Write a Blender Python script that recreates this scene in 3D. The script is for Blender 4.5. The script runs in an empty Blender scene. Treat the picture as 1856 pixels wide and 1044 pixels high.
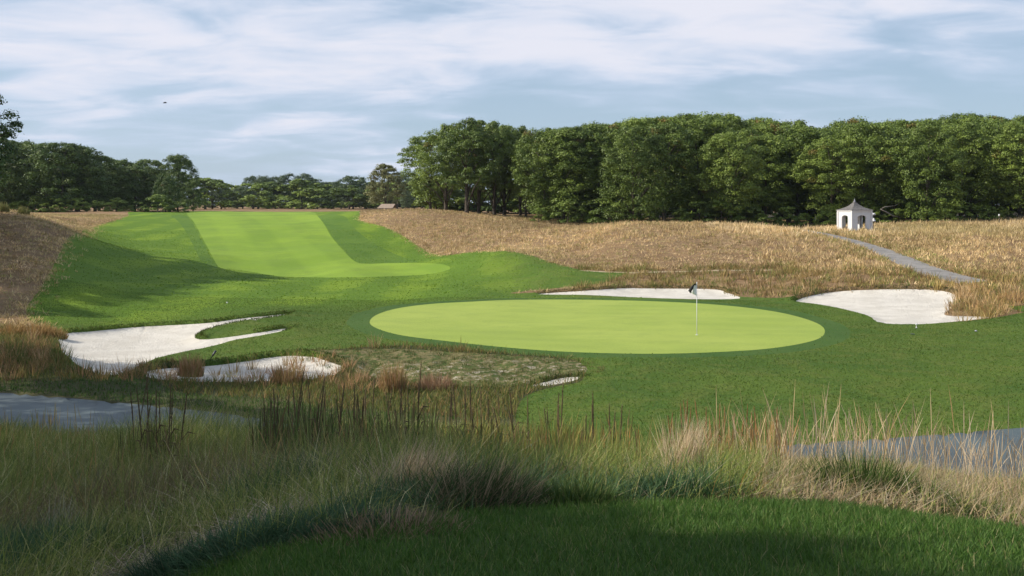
import bpy, math, random
import numpy as np
from mathutils import Vector, Matrix, geometry
R = math.radians
PI = math.pi
random.seed(7)
rng = np.random.default_rng(11)
scene = bpy.context.scene
col = scene.collection

# ------------------------------------------------------------------ camera
F, CX, HY, ZC = 1990.0, 928.0, 370.0, 5.4        # focal length in photo pixels, centre, horizon row, eye height
cam_d = bpy.data.cameras.new('camera')
cam = bpy.data.objects.new('camera', cam_d); col.objects.link(cam)
cam.location = (0, 0, ZC); cam.rotation_euler = (R(90), 0, 0)
cam_d.sensor_width = 36; cam_d.lens = 36 * F / 1856
cam_d.shift_y = -(522 - HY) / 1856
cam_d.clip_start = 0.1; cam_d.clip_end = 6000
scene.camera = cam

# ------------------------------------------------------------------ sun, sky, exposure
SUN_EL, SUN_AZ = R(34), R(2)                    # from the left, a little behind the camera
sdir = Vector((-math.cos(SUN_EL) * math.cos(SUN_AZ), -math.cos(SUN_EL) * math.sin(SUN_AZ), math.sin(SUN_EL)))
sl = bpy.data.lights.new('sun', 'SUN'); sl.energy = 5.0; sl.angle = R(0.55); sl.color = (1.0, 0.93, 0.80)
sun = bpy.data.objects.new('sun', sl); col.objects.link(sun)
sun.rotation_euler = sdir.to_track_quat('Z', 'Y').to_euler()
scene.view_settings.view_transform = 'Standard'; scene.view_settings.look = 'None'
scene.view_settings.exposure = 0.2; scene.view_settings.gamma = 1

w = bpy.data.worlds.new('World'); scene.world = w; w.use_nodes = True
nt = w.node_tree; N = nt.nodes; L = nt.links; N.clear()
def nd(t, **kw):
    n = N.new(t)
    for k, v in kw.items(): setattr(n, k, v)
    return n
def mth(op, a, b=None, c=None):
    n = nd('ShaderNodeMath', operation=op)
    for i, s in enumerate((a, b, c)):
        if s is None: continue
        if isinstance(s, (int, float)): n.inputs[i].default_value = s
        else: L.new(s, n.inputs[i])
    return n.outputs[0]
def mixc(f, a, b):
    n = nd('ShaderNodeMix', data_type='RGBA')
    for i, s in ((0, f), (6, a), (7, b)):
        if isinstance(s, (int, float)): n.inputs[i].default_value = s
        elif isinstance(s, tuple): n.inputs[i].default_value = s + (1,)
        else: L.new(s, n.inputs[i])
    return n.outputs[2]
def mrange(v, a, b, c=0, d=1):
    n = nd('ShaderNodeMapRange', interpolation_type='SMOOTHSTEP')
    L.new(v, n.inputs[0])
    for i, x in enumerate((a, b, c, d)): n.inputs[i + 1].default_value = x
    return n.outputs[0]
sky = nd('ShaderNodeTexSky', sky_type='NISHITA', sun_disc=False, sun_elevation=SUN_EL, sun_rotation=R(270) - SUN_AZ)
sky.air_density = 1.0; sky.dust_density = 0.8; sky.ozone_density = 1.6
tc = nd('ShaderNodeTexCoord'); sp = nd('ShaderNodeSeparateXYZ'); L.new(tc.outputs['Generated'], sp.inputs[0])
zc_ = mth('MAXIMUM', sp.outputs[2], 0.0)
den = mth('ADD', zc_, 0.17)
cv = nd('ShaderNodeCombineXYZ'); L.new(mth('DIVIDE', sp.outputs[0], den), cv.inputs[0]); L.new(mth('DIVIDE', sp.outputs[1], den), cv.inputs[1])
def noise(vec, scale, detail, rough, dist=0, off=(0, 0, 0), sc=(1, 1, 1)):
    mp = nd('ShaderNodeMapping'); L.new(vec, mp.inputs[0]); mp.inputs[1].default_value = off; mp.inputs[3].default_value = sc
    n = nd('ShaderNodeTexNoise'); L.new(mp.outputs[0], n.inputs[0])
    n.inputs['Scale'].default_value = scale; n.inputs['Detail'].default_value = detail
    n.inputs['Roughness'].default_value = rough; n.inputs['Distortion'].default_value = dist
    return n.outputs[0]
big = noise(cv.outputs[0], 0.95, 8, 0.52, 0.35, (3.1, 1.7, 0), (0.8, 1.0, 1))
fine = noise(cv.outputs[0], 3.0, 8, 0.56, 0.5, (0.4, 5.2, 0), (0.8, 1.3, 1))
cov = mth('ADD', mth('MULTIPLY', big, 0.62), mth('MULTIPLY', fine, 0.38))
leftness = mrange(sp.outputs[0], -0.45, 0.5, 0.06, -0.02)
up = mrange(sp.outputs[2], 0.03, 0.16, -0.03, 0.05)
cov = mth('ADD', cov, mth('ADD', leftness, up))
cm = mrange(cov, 0.44, 0.64)                     # thin veil
cb = mrange(cov, 0.53, 0.69)                     # bright tops
base = nd('ShaderNodeVectorMath', operation='SCALE'); L.new(sky.outputs[0], base.inputs[0]); base.inputs[3].default_value = 1.0
hz = mrange(sp.outputs[2], 0.0, 0.30, 0.62, 0.34)
c0 = mixc(hz, base.outputs[0], (5.2, 7.0, 9.4))
c1 = mixc(mth('MULTIPLY', cm, 0.85), c0, (6.4, 7.5, 9.4))
c2 = mixc(mth('MULTIPLY', cb, 0.85), c1, (9.0, 9.0, 9.9))
bg = nd('ShaderNodeBackground'); L.new(c2, bg.inputs[0]); bg.inputs[1].default_value = 0.082
L.new(bg.outputs[0], nd('ShaderNodeOutputWorld').inputs[0])

# ------------------------------------------------------------------ materials
def newmat(name):
    m = bpy.data.materials.new(name); m.use_nodes = True
    global nt, N, L
    nt = m.node_tree; N = nt.nodes; L = nt.links; N.clear()
    return m
def principled(colour, rough=0.8, bump=None, bstr=0.5, bdist=0.05, spec=0.3, metal=0.0):
    p = nd('ShaderNodeBsdfPrincipled')
    if isinstance(colour, tuple): p.inputs['Base Color'].default_value = colour + (1,)
    else: L.new(colour, p.inputs['Base Color'])
    p.inputs['Roughness'].default_value = rough; p.inputs['Specular IOR Level'].default_value = spec
    p.inputs['Metallic'].default_value = metal
    if bump is not None:
        b = nd('ShaderNodeBump'); L.new(bump, b.inputs['Height']); b.inputs['Strength'].default_value = bstr
        b.inputs['Distance'].default_value = bdist; L.new(b.outputs[0], p.inputs['Normal'])
    return p
def out(s): L.new(s, nd('ShaderNodeOutputMaterial').inputs[0])
def pos(): return nd('ShaderNodeNewGeometry').outputs['Position']

def mat_turf(name, ca, cb_, cc, fine_scale=9.0, bstr=0.6, bdist=0.06, stripes=None, mid=1.1, hill=None):
    m = newmat(name); P = pos()
    big = noise(P, 0.13, 4, 0.6, 0.3); midn = noise(P, mid, 5, 0.62, 0.4); fin = noise(P, fine_scale, 6, 0.7, 0.2)
    c = mixc(mrange(big, 0.36, 0.64), ca, cb_)
    if hill:                                         # drier turf up the hill, painted paler for facing the sun, mown in passes
        s2 = nd('ShaderNodeSeparateXYZ'); L.new(P, s2.inputs[0])
        hm = mth('MULTIPLY', mrange(mth('ADD', mth('SUBTRACT', s2.outputs[1], mth('MULTIPLY', s2.outputs[0], 0.45)), mth('MULTIPLY', big, 16)), 61, 73), mrange(s2.outputs[0], 6, -6))
        ps = mrange(mth('SINE', mth('ADD', mth('MULTIPLY', s2.outputs[0], 1.15), mth('MULTIPLY', midn, 5))), -0.7, 0.7)
        c = mixc(hm, c, mixc(mth('MULTIPLY', ps, mrange(big, .35, .6)), hill[0], hill[1]))
    c = mixc(mth('MULTIPLY', mrange(midn, 0.44, 0.66), 0.45), c, cc) if not hill else mixc(mth('MULTIPLY', mth('MULTIPLY', mrange(midn, 0.44, 0.66), 0.6), mth('SUBTRACT', 1.0, hm)), c, cc)
    c = mixc(mth('MULTIPLY', mrange(fin, 0.45, 0.66), 0.45), c, tuple(x * 0.55 for x in ca))
    if stripes:
        s2 = nd('ShaderNodeSeparateXYZ'); L.new(P, s2.inputs[0])
        ph = mth('ADD', mth('MULTIPLY', s2.outputs[0], stripes[0]), mth('MULTIPLY', s2.outputs[1], stripes[1]))
        wv = mrange(mth('SINE', ph), -0.5, 0.5, 0, stripes[2])
        c = mixc(wv, c, tuple(x * 1.15 for x in cb_))
    h = mth('ADD', fin, mth('MULTIPLY', midn, 1.5))
    out(principled(c, 0.85, h, bstr, bdist, 0.15).outputs[0]); return m
def mat_blade(name, trans=0.35, rough=0.6):
    m = newmat(name)
    a = nd('ShaderNodeAttribute', attribute_name='col')
    p = principled(a.outputs['Color'], rough, spec=0.25)
    t = nd('ShaderNodeBsdfTranslucent'); L.new(a.outputs['Color'], t.inputs[0])
    mx = nd('ShaderNodeMixShader'); mx.inputs[0].default_value = trans
    L.new(p.outputs[0], mx.inputs[1]); L.new(t.outputs[0], mx.inputs[2]); out(mx.outputs[0]); return m
def mat_leaf(name, c1, c2, trans=0.16):
    m = newmat(name)
    a = nd('ShaderNodeAttribute', attribute_name='col'); o = nd('ShaderNodeObjectInfo')
    s = nd('ShaderNodeSeparateColor'); L.new(a.outputs['Color'], s.inputs[0])
    f = mth('ADD', mth('MULTIPLY', s.outputs[0], 0.75), mth('MULTIPLY', o.outputs['Random'], 0.55))
    c = mixc(f, c1, c2)
    c = mixc(mth('MULTIPLY', s.outputs[1], 0.8), c, (0.20, 0.10, 0.025))
    p = principled(c, 0.55, spec=0.35)
    t = nd('ShaderNodeBsdfTranslucent'); L.new(c, t.inputs[0])
    mx = nd('ShaderNodeMixShader'); mx.inputs[0].default_value = trans
    L.new(p.outputs[0], mx.inputs[1]); L.new(t.outputs[0], mx.inputs[2]); out(mx.outputs[0]); return m
def mat_plain(name, c, rough=0.6, var=0.15, scale=6.0, bstr=0.2, metal=0.0, spec=0.3):
    m = newmat(name); n = noise(pos(), scale, 5, 0.6)
    cc = mixc(mrange(n, 0.35, 0.65), tuple(x * (1 - var) for x in c), tuple(min(1, x * (1 + var)) for x in c))
    out(principled(cc, rough, n, bstr, 0.02, spec, metal).outputs[0]); return m

M = {}
M['rough'] = mat_turf('rough turf', (0.062, 0.120, 0.015), (0.100, 0.155, 0.020), (0.130, 0.155, 0.030), 7.0, 0.9, 0.10, None, 0.9, ((0.105, 0.190, 0.014), (0.175, 0.268, 0.019)))
M['cut'] = mat_turf('slope shade turf', (0.070, 0.145, 0.014), (0.100, 0.180, 0.017), (0.12, 0.190, 0.024), 7.0, 0.6, 0.06, None, 0.9)  # darker turf, its tone paints the shade of slopes beside the fairway
M['fairway'] = mat_turf('fairway turf', (0.155, 0.255, 0.024), (0.215, 0.320, 0.030), (0.150, 0.225, 0.034), 12, 0.25, 0.02, (1.05, 0.33, 0.22), 0.5)
M['green'] = mat_turf('green turf', (0.265, 0.340, 0.062), (0.320, 0.385, 0.078), (0.240, 0.310, 0.065), 20, 0.12, 0.01, (0.35, 2.6, 0.10), 0.7)
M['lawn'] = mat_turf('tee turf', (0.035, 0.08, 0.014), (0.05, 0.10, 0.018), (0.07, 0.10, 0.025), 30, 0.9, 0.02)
M['soil'] = mat_turf('meadow soil', (0.055, 0.060, 0.022), (0.095, 0.085, 0.035), (0.060, 0.085, 0.022), 8, 0.9, 0.08)
M['fescue'] = mat_turf('fescue ground', (0.24, 0.150, 0.078), (0.33, 0.215, 0.115), (0.19, 0.140, 0.055), 5, 1.0, 0.20, None, 0.8)
m = newmat('bank soil'); P = pos(); sb = nd('ShaderNodeSeparateXYZ'); L.new(P, sb.inputs[0])
n1 = noise(P, 3.2, 6, 0.7, 0.8, sc=(1, 1, 1)); n2 = noise(P, 9, 5, 0.7)
c = mixc(mrange(n1, 0.44, 0.54), (0.075, 0.10, 0.028), (0.19, 0.16, 0.075))
c = mixc(mth('MULTIPLY', mth('MULTIPLY', mrange(n1, 0.54, 0.63), mrange(sb.outputs[1], 38.2, 36.0, .06, 1)), 0.8), c, (0.46, 0.42, 0.34))
c = mixc(mth('MULTIPLY', mrange(n2, 0.5, 0.65), 0.6), c, (0.05, 0.075, 0.02))
out(principled(c, 0.9, mth('ADD', n1, n2), 0.8, 0.08, 0.1).outputs[0]); M['bank'] = m
m = newmat('bunker sand'); P = pos()
n1 = noise(P, 0.8, 5, 0.6); n2 = noise(P, 14, 5, 0.6); n3 = noise(P, 3.0, 4, 0.6, 1.5, sc=(1, 3, 1))
c = mixc(mrange(n1, 0.35, 0.65), (0.63, 0.585, 0.515), (0.73, 0.685, 0.615))
c = mixc(mth('MULTIPLY', mrange(n2, 0.55, 0.72), 0.35), c, (0.42, 0.37, 0.30))
out(principled(c, 0.95, mth('ADD', n3, mth('MULTIPLY', n2, 0.5)), 0.9, 0.12, 0.1).outputs[0]); M['sand'] = m
M['litter'] = mat_turf('leaf litter', (0.045, 0.035, 0.018), (0.065, 0.050, 0.025), (0.030, 0.040, 0.014), 3, .6, .1)
M['collar'] = mat_turf('collar turf', (0.046, 0.100, 0.016), (0.062, 0.118, 0.019), (0.075, 0.120, 0.024), 14, .4, .03)
M['ledge'] = mat_turf('trodden tan soil', (0.42, 0.33, 0.22), (0.50, 0.40, 0.28), (0.34, 0.26, 0.15), 6, .6, .05)
m = newmat('asphalt path'); P = pos()
n1 = noise(P, 0.5, 5, 0.6); n2 = noise(P, 45, 4, 0.7)
c = mixc(mrange(n1, 0.35, 0.65), (0.050, 0.070, 0.078), (0.080, 0.108, 0.112))
c = mixc(mth('MULTIPLY', mrange(n2, 0.5, 0.7), 0.5), c, (0.14, 0.15, 0.15))
out(principled(c, 0.62, n2, 0.4, 0.01, 0.5).outputs[0]); M['path'] = m
m = newmat('gravel track'); P = pos(); n1 = noise(P, 1.2, 6, 0.65); n2 = noise(P, 12, 4, 0.7)
c = mixc(mrange(n1, 0.4, 0.6), (0.19, 0.18, 0.175), (0.27, 0.255, 0.24)); c = mixc(mth('MULTIPLY', mrange(n2, 0.5, 0.65), 0.5), c, (0.22, 0.19, 0.14))
out(principled(c, 0.9, n2, 0.5, 0.03, 0.2).outputs[0]); M['gravel'] = m
M['blade'] = mat_blade('grass blade'); M['dry'] = mat_blade('dry grass blade', 0.25, 0.75)
M['oak'] = mat_leaf('oak leaves', (0.046, 0.084, 0.012), (0.200, 0.268, 0.042))
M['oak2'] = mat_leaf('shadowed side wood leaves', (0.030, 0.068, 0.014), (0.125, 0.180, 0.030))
M['farleaf'] = mat_leaf('far leaves', (0.050, 0.085, 0.040), (0.120, 0.165, 0.070))
M['goldleaf'] = mat_leaf('early autumn leaves', (0.085, 0.105, 0.030), (0.185, 0.185, 0.060))
M['bark'] = mat_plain('bark', (0.075, 0.060, 0.045), 0.9, 0.4, 8, 0.8)
M['white'] = mat_plain('white paint', (0.66, 0.66, 0.67), 0.5, 0.03, 3, 0.05)
M['shingle'] = mat_plain('weathered shingle', (0.135, 0.125, 0.120), 0.85, 0.25, 7, 0.6)
M['lead'] = mat_plain('lead finial', (0.30, 0.30, 0.36), 0.5, 0.1, 8, 0.1)
M['black'] = mat_plain('black cloth', (0.012, 0.012, 0.016), 0.7, 0.1, 8, 0.1)
M['cloth'] = mat_plain('white cloth', (0.72, 0.72, 0.78), 0.7, 0.03, 8, 0.1)
M['dark'] = mat_plain('dark grey plastic', (0.03, 0.034, 0.045), 0.4, 0.1, 8, 0.1)
M['wood'] = mat_plain('sawn boards', (0.34, 0.26, 0.20), 0.8, 0.2, 5, 0.4)
M['seat'] = mat_plain('grey boards', (0.45, 0.44, 0.42), 0.7, 0.1, 5, 0.3)
M['bird'] = mat_plain('bird feathers', (0.03, 0.028, 0.03), 0.7, 0.1, 5, 0.1)
M['cup'] = mat_plain('hole liner', (0.75, 0.75, 0.75), 0.5, 0.02, 5, 0.05)

# ------------------------------------------------------------------ object helpers
def tag(o, label=None, cat=None, group=None, kind=None):
    if label: o['label'] = label
    if cat: o['category'] = cat
    if group: o['group'] = group
    if kind: o['kind'] = kind
    return o
def empty(name, loc, rz=0, label=None, cat=None, group=None):
    o = bpy.data.objects.new(name, None); col.objects.link(o); o.empty_display_size = 0.3
    o.location = loc; o.rotation_euler = (0, 0, rz); return tag(o, label, cat, group)
def link(name, me, mat, parent=None):
    o = bpy.data.objects.new(name, me); col.objects.link(o)
    if mat is not None and not me.materials: me.materials.append(mat)
    if parent: o.parent = parent
    return o
def copy_tree(o, parent=None):
    c = o.copy(); col.objects.link(c); c.parent = parent
    for ch in list(o.children): copy_tree(ch, c)
    return c
def quads_mesh(name, V, Q, colr=None, smooth=False):
    me = bpy.data.meshes.new(name); V = np.asarray(V, np.float32); Q = np.asarray(Q, np.int32)
    k = Q.shape[1]
    me.vertices.add(len(V)); me.vertices.foreach_set('co', V.ravel())
    me.loops.add(Q.size); me.loops.foreach_set('vertex_index', Q.ravel())
    me.polygons.add(len(Q)); me.polygons.foreach_set('loop_start', np.arange(len(Q), dtype=np.int32) * k)
    if smooth: me.polygons.foreach_set('use_smooth', np.ones(len(Q), bool))
    if colr is not None:
        a = me.attributes.new('col', 'FLOAT_COLOR', 'POINT')
        cc = np.ones((len(V), 4), np.float32); cc[:, :3] = colr; a.data.foreach_set('color', cc.ravel())
    me.update(calc_edges=True); return me
class MB:
    """collects boxes, tubes and lofts into one mesh"""
    def __init__(s): s.v = []; s.f = []
    def add(s, v, f):
        b = len(s.v); s.v += [tuple(p) for p in v]; s.f += [tuple(i + b for i in q) for q in f]
    def box(s, c, d, rz=0):
        x, y, z = (k / 2 for k in d); cs, sn = math.cos(rz), math.sin(rz); v = []
        for sz in (-z, z):
            for sx, sy in ((-x, -y), (x, -y), (x, y), (-x, y)): v.append((c[0] + sx * cs - sy * sn, c[1] + sx * sn + sy * cs, c[2] + sz))
        s.add(v, [(3, 2, 1, 0), (4, 5, 6, 7), (0, 1, 5, 4), (1, 2, 6, 5), (2, 3, 7, 6), (3, 0, 4, 7)])
    def tube(s, pts, rads, n=8, cap=True):
        pts = [Vector(p) for p in pts]; v = []
        for i, p in enumerate(pts):
            t = (pts[min(i + 1, len(pts) - 1)] - pts[max(i - 1, 0)]).normalized()
            a = t.orthogonal().normalized() if i == 0 else (a - t * a.dot(t)).normalized()
            b = t.cross(a)
            for k in range(n):
                an = 2 * PI * k / n; v.append(p + (a * math.cos(an) + b * math.sin(an)) * rads[i])
        f = []
        for i in range(len(pts) - 1):
            for k in range(n): k2 = (k + 1) % n; f.append((i * n + k, i * n + k2, (i + 1) * n + k2, (i + 1) * n + k))
        if cap: f.append(tuple(reversed(range(n)))); f.append(tuple((len(pts) - 1) * n + k for k in range(n)))
        s.add(v, f)
    def lathe(s, prof, n=16, c=(0, 0, 0)):
        s.tube([(c[0], c[1], c[2] + z) for r, z in prof], [max(r, 1e-4) for r, z in prof], n)
    def mesh(s, name, smooth=False):
        me = bpy.data.meshes.new(name); me.from_pydata(s.v, [], s.f)
        if smooth: me.polygons.foreach_set('use_smooth', [True] * len(me.polygons))
        me.update(); return me
    def build(s, name, mat, parent=None, smooth=False): return link(name, s.mesh(name, smooth), mat, parent)

# ------------------------------------------------------------------ terrain
def zpy(d, py): return ZC - (py - HY) / F * d
def prof(pairs):                                   # (distance, height) pairs
    return np.array(pairs, float)
far = lambda z: [(230, z), (420, 4.0), (900, 4.2), (4000, 4.2)]
NEAR = [(-40, 3.6), (0, 3.75), (4, 3.75), (5.5, 3.70)]
COLS = {
 -900: prof(NEAR + [(9, 3.1), (14, 2.0), (20, 1.0), (27, .4), (40, .5), (52, 1.2), (65, 2.6), (80, 3.6), (100, 4.4), (140, 4.2)] + far(4)),
 0:    prof([(-40, 3.6), (0, 3.6), (4, 3.45), (6, 3.15), (8, 2.75), (12, 2.05), (16, 1.35), (20, .75), (27, .02), (31.5, 0), (36, .25), (42, .25), (50, .30), (60, 1.25), (75, 3.1), (90, 4.45), (102, 4.95), (125, 4.2), (170, 3.9)] + far(3.95)),
 250:  prof([(-40, 3.6), (0, 3.7), (4, 3.55), (6, 3.3), (8, 2.85), (12, 2.1), (16, 1.4), (20, .75), (25, .05), (29.5, 0), (35, .1), (40, -.1), (52, -.1), (60, .35), (75, .75), (90, 1.3), (115, zpy(115, 436)), (145, zpy(145, 400)), (165, zpy(165, 389)), (180, zpy(180, 386))] + far(3.9)),
 500:  prof(NEAR[:3] + [(6.5, 3.5), (9, 2.95), (12, 2.3), (16, 1.5), (20, .7), (24, .05), (28, 0), (33, -.15), (41, 0.0), (45, .3), (55, .15), (64, .05), (75, -.1), (87, zpy(87, 500)), (110, zpy(110, 450)), (140, zpy(140, 405)), (165, zpy(165, 389)), (180, zpy(180, 385.5))] + far(3.9)),
 750:  prof(NEAR + [(7, 3.5), (10, 2.85), (15, 1.75), (20, .7), (24, .02), (28, -.1), (34, -.35), (37, -.05), (40, .16), (43, .16), (57, .1), (64, 0), (75, -.1), (87, zpy(87, 493)), (105, zpy(105, 462)), (125, zpy(125, 425)), (145, zpy(145, 388)), (152, zpy(152, 378)), (165, 4.6), (185, 4.1)] + far(3.9)),
 928:  prof(NEAR + [(7, 3.5), (10, 2.85), (15, 1.75), (20, .7), (24, 0), (28, -.1), (34, -.25), (36.5, .05), (39.5, .22), (45, .1), (61.5, 0), (66, 0), (76, .25), (90, zpy(90, 456)), (96, zpy(96, 451)), (108, zpy(108, 432)), (130, zpy(130, 407)), (145, zpy(145, 397)), (160, 3.6)] + far(3.9)),
 1040: prof(NEAR + [(7, 3.5), (10, 2.85), (15, 1.75), (20, .7), (24, 0), (28, -.1), (34, -.1), (37.5, .12), (39.5, .2), (45, .05), (61.5, 0), (66, -.02), (73, .35), (77, .75), (88, zpy(88, 464)), (98, zpy(98, 442)), (108, zpy(108, 426)), (118, zpy(118, 415)), (135, zpy(135, 411)), (150, 3.2)] + far(3.9)),
 1150: prof(NEAR + [(7, 3.5), (10, 2.85), (15, 1.75), (20, .7), (24, 0), (28, -.1), (34, .0), (38.3, .18), (45, .05), (61.5, 0), (66, -.05), (70.5, 0.02), (73, .95), (76, .95), (86, zpy(86, 451)), (98, zpy(98, 420)), (107, zpy(107, 404)), (114, zpy(114, 403)), (130, 3.0)] + far(3.9)),
 1350: prof(NEAR + [(7, 3.5), (10, 2.85), (15, 1.75), (20, .7), (24, 0), (28, -.1), (34, 0), (40, .1), (45, .05), (58, 0), (66, -.05), (68.5, 0.05), (71, .95), (76, 1.0), (88, zpy(88, 446)), (100, zpy(100, 422)), (110, zpy(110, 410)), (118, zpy(118, 412)), (130, 2.9)] + far(3.9)),
 1445: prof(NEAR + [(7, 3.5), (10, 2.85), (15, 1.75), (20, .7), (24, 0), (28, -.05), (34, 0), (42, .08), (50, .03), (60, .05), (66, .3), (70, 1.0), (76, 1.2), (88, zpy(88, 447)), (100, zpy(100, 427)), (112, zpy(112, 418)), (125, zpy(125, 417)), (135, 2.4)] + far(3.9)),
 1600: prof(NEAR + [(7, 3.45), (10, 2.85), (15, 1.75), (19, .8), (22, .08), (27, 0), (34, 0.0), (42, .05), (50, 0), (57, .15), (63.5, .5), (66, 1.1), (75, 1.5), (88, zpy(88, 447)), (100, zpy(100, 426)), (110, zpy(110, 418)), (122, zpy(122, 412)), (135, 2.9)] + far(3.9)),
 1856: prof(NEAR + [(7, 3.35), (10, 2.7), (14, 1.7), (18, .75), (21.5, .02), (26.5, 0), (34, .0), (42, .05), (50, .05), (56, .2), (64, .9), (78, 1.7), (90, zpy(90, 435)), (105, zpy(105, 413)), (118, zpy(118, 407)), (135, 3.3)] + far(3.9)),
 2800: prof(NEAR + [(7, 3.4), (10, 2.8), (14, 1.8), (19, .7), (24, .2), (34, .2), (50, .3), (64, 1.0), (90, 2.6), (120, 3.6), (135, 3.5)] + far(3.9)),
}
def pchip(x, y, xi):
    h = np.diff(x); dl = np.diff(y, axis=0) / h[:, None] if y.ndim > 1 else np.diff(y) / h
    if y.ndim == 1: y = y[:, None]; dl = dl[:, None]; sq = True
    else: sq = False
    m = np.zeros_like(y); w1 = (2 * h[1:] + h[:-1])[:, None]; w2 = (h[1:] + 2 * h[:-1])[:, None]
    a, b = dl[:-1], dl[1:]
    with np.errstate(all='ignore'):
        mm = (w1 + w2) / (w1 / a + w2 / b)
    m[1:-1] = np.where(a * b > 0, np.nan_to_num(mm), 0); m[0] = dl[0] if 1 else 0; m[-1] = dl[-1]
    i = np.clip(np.searchsorted(x, xi) - 1, 0, len(x) - 2); t = ((xi - x[i]) / h[i])[:, None]; hh = h[i][:, None]
    r = (2*t**3 - 3*t**2 + 1) * y[i] + (t**3 - 2*t**2 + t) * hh * m[i] + (-2*t**3 + 3*t**2) * y[i+1] + (t**3 - t**2) * hh * m[i+1]
    return r[:, 0] if sq else r
def vw(y): return np.where(y < 4, (y - 4) / 4.0, np.log(np.maximum(y, 4) / 4.0))      # warped depth
def vinv(v): return np.where(v < 0, v * 4 + 4, 4 * np.exp(np.maximum(v, 0)))
VT = np.linspace(vw(np.array(-40.0)), vw(np.array(4000.0)), 1600)
pxs = sorted(COLS); uc = (np.array(pxs, float) - CX) / F
tab = np.array([pchip(vw(COLS[p][:, 0]), COLS[p][:, 1], VT) for p in pxs])            # columns x depth
ker = np.exp(-0.5 * (np.arange(-12, 13) / 3.0) ** 2); ker /= ker.sum()                # soften the breaks of slope
tab = np.array([np.convolve(np.pad(r_, 12, mode='edge'), ker, 'valid') for r_ in tab])
UT = np.linspace(-1.0, 1.0, 401)
TAB = pchip(uc, tab, np.clip(UT, uc[0], uc[-1]))
DUT = UT[1] - UT[0]; DVT = VT[1] - VT[0]
_ph = rng.uniform(0, 6.28, (4, 12)); _fr = rng.normal(0, 1, (2, 12))
def fnoise(x, y, s=1.0, k=0):
    r = 0
    for i in range(12): r = r + np.sin((x * _fr[0, i] + y * _fr[1, i]) / s + _ph[k, i])
    return r / 5.0
def gauss(x, y, cx, cy, sx, sy, a): return a * np.exp(-((x - cx) / sx) ** 2 - ((y - cy) / sy) ** 2)
def height(x, y):
    x = np.asarray(x, float); y = np.asarray(y, float)
    u = np.clip(x / np.maximum(y, 4), -0.9999, 0.9999); v = np.clip(vw(y), VT[0], VT[-1] - 1e-6)
    fi = (u - UT[0]) / DUT; fj = (v - VT[0]) / DVT
    i = np.clip(fi.astype(int), 0, 399); j = np.clip(fj.astype(int), 0, 1598); a = fi - i; b = fj - j
    z = TAB[i, j] * (1-a) * (1-b) + TAB[i+1, j] * a * (1-b) + TAB[i, j+1] * (1-a) * b + TAB[i+1, j+1] * a * b
    k = np.clip((y - 60) / 30, 0, 1)
    z = z + k * 0.10 * np.sin(x * 0.21 + 1.3) * np.sin(y * 0.17 + x * 0.05) + k * .05 * np.sin(x * .55 + y * .2) * np.sin(y * .41)
    wood = np.clip((150 - y) / 10, 0, 1)
    hm = k * wood * (fnoise(x, y, 1.5, 0) * .6 + fnoise(x, y, .7, 1) * .5)
    z = z + hm * 0.09 * np.clip((x - (-12 + (y - 75) * 0.12)) / 3, 0, 1)
    kr = np.clip((y - 50) / 16, 0, 1) * np.clip((125 - y) / 25, 0, 1) * np.clip((14 - x) / 8, 0, 1)
    z = z + kr * (0.20 * np.sin(x * .42 + .9 * np.sin(y * .09)) * np.sin(y * .17 + x * .11 + .5) + .07 * np.sin(x * .95 - y * .23) * np.sin(y * .38 + 2))
    z = z + 0.03 * np.sin(x * 0.9 + 0.4) * np.sin(y * 0.8 + 1) * (y > 30) * (1 - k)
    return z
DR = np.exp(np.linspace(math.log(4.2), math.log(700), 2600))
def hit(px, py):
    """world x, y where the line of sight of photo pixel (px, py) meets the terrain"""
    u = (px - CX) / F; s = (py - HY) / F
    g = height(u * DR, DR) - (ZC - s * DR); k = np.argmax(g >= 0)
    if not (g >= 0).any(): k = len(DR) - 1
    if k > 0:
        t = -g[k-1] / (g[k] - g[k-1]) if g[k] != g[k-1] else 0; d = DR[k-1] + t * (DR[k] - DR[k-1])
    else: d = DR[0]
    return (u * d, d)
def spline(pts, n=6, closed=True):
    P = np.array(pts, float); m_ = len(P); o = []
    for i in range(m_ if closed else m_ - 1):
        g = lambda k: P[k % m_] if closed else P[min(max(k, 0), m_ - 1)]
        p0, p1, p2, p3 = g(i-1), g(i), g(i+1), g(i+2)
        for t in np.linspace(0, 1, n, endpoint=False):
            o.append(0.5 * (2*p1 + (p2-p0)*t + (2*p0-5*p1+4*p2-p3)*t*t + (3*p1-p0-3*p2+p3)*t**3))
    if not closed: o.append(P[-1])
    return np.array(o)
def region(pts, n=5, smooth=True):
    pts = spline(pts, n) if smooth else np.array(pts, float)
    return np.array([hit(*p) for p in pts])
def pip(x, y, poly):
    x = np.asarray(x, float); y = np.asarray(y, float); r = np.zeros(x.shape, bool)
    bx = (x >= poly[:, 0].min()) & (x <= poly[:, 0].max()) & (y >= poly[:, 1].min()) & (y <= poly[:, 1].max())
    xs, ys = x[bx], y[bx]; q = np.zeros(xs.shape, bool)
    for (x1, y1), (x2, y2) in zip(poly, np.roll(poly, -1, 0)):
        c = (y1 > ys) != (y2 > ys)
        if y1 != y2: q ^= c & (xs < (x2 - x1) * (ys - y1) / (y2 - y1) + x1)
    r[bx] = q; return r
def pdist(x, y, poly, closed=True):
    best = np.full(np.shape(x), 1e9); E = np.roll(poly, -1, 0)
    prs = list(zip(poly, E)); prs = prs if closed else prs[:-1]
    for a, b in prs:
        d = b - a; l2 = (d @ d) + 1e-12
        t = np.clip(((x - a[0]) * d[0] + (y - a[1]) * d[1]) / l2, 0, 1)
        best = np.minimum(best, np.hypot(x - a[0] - t * d[0], y - a[1] - t * d[1]))
    return best

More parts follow.
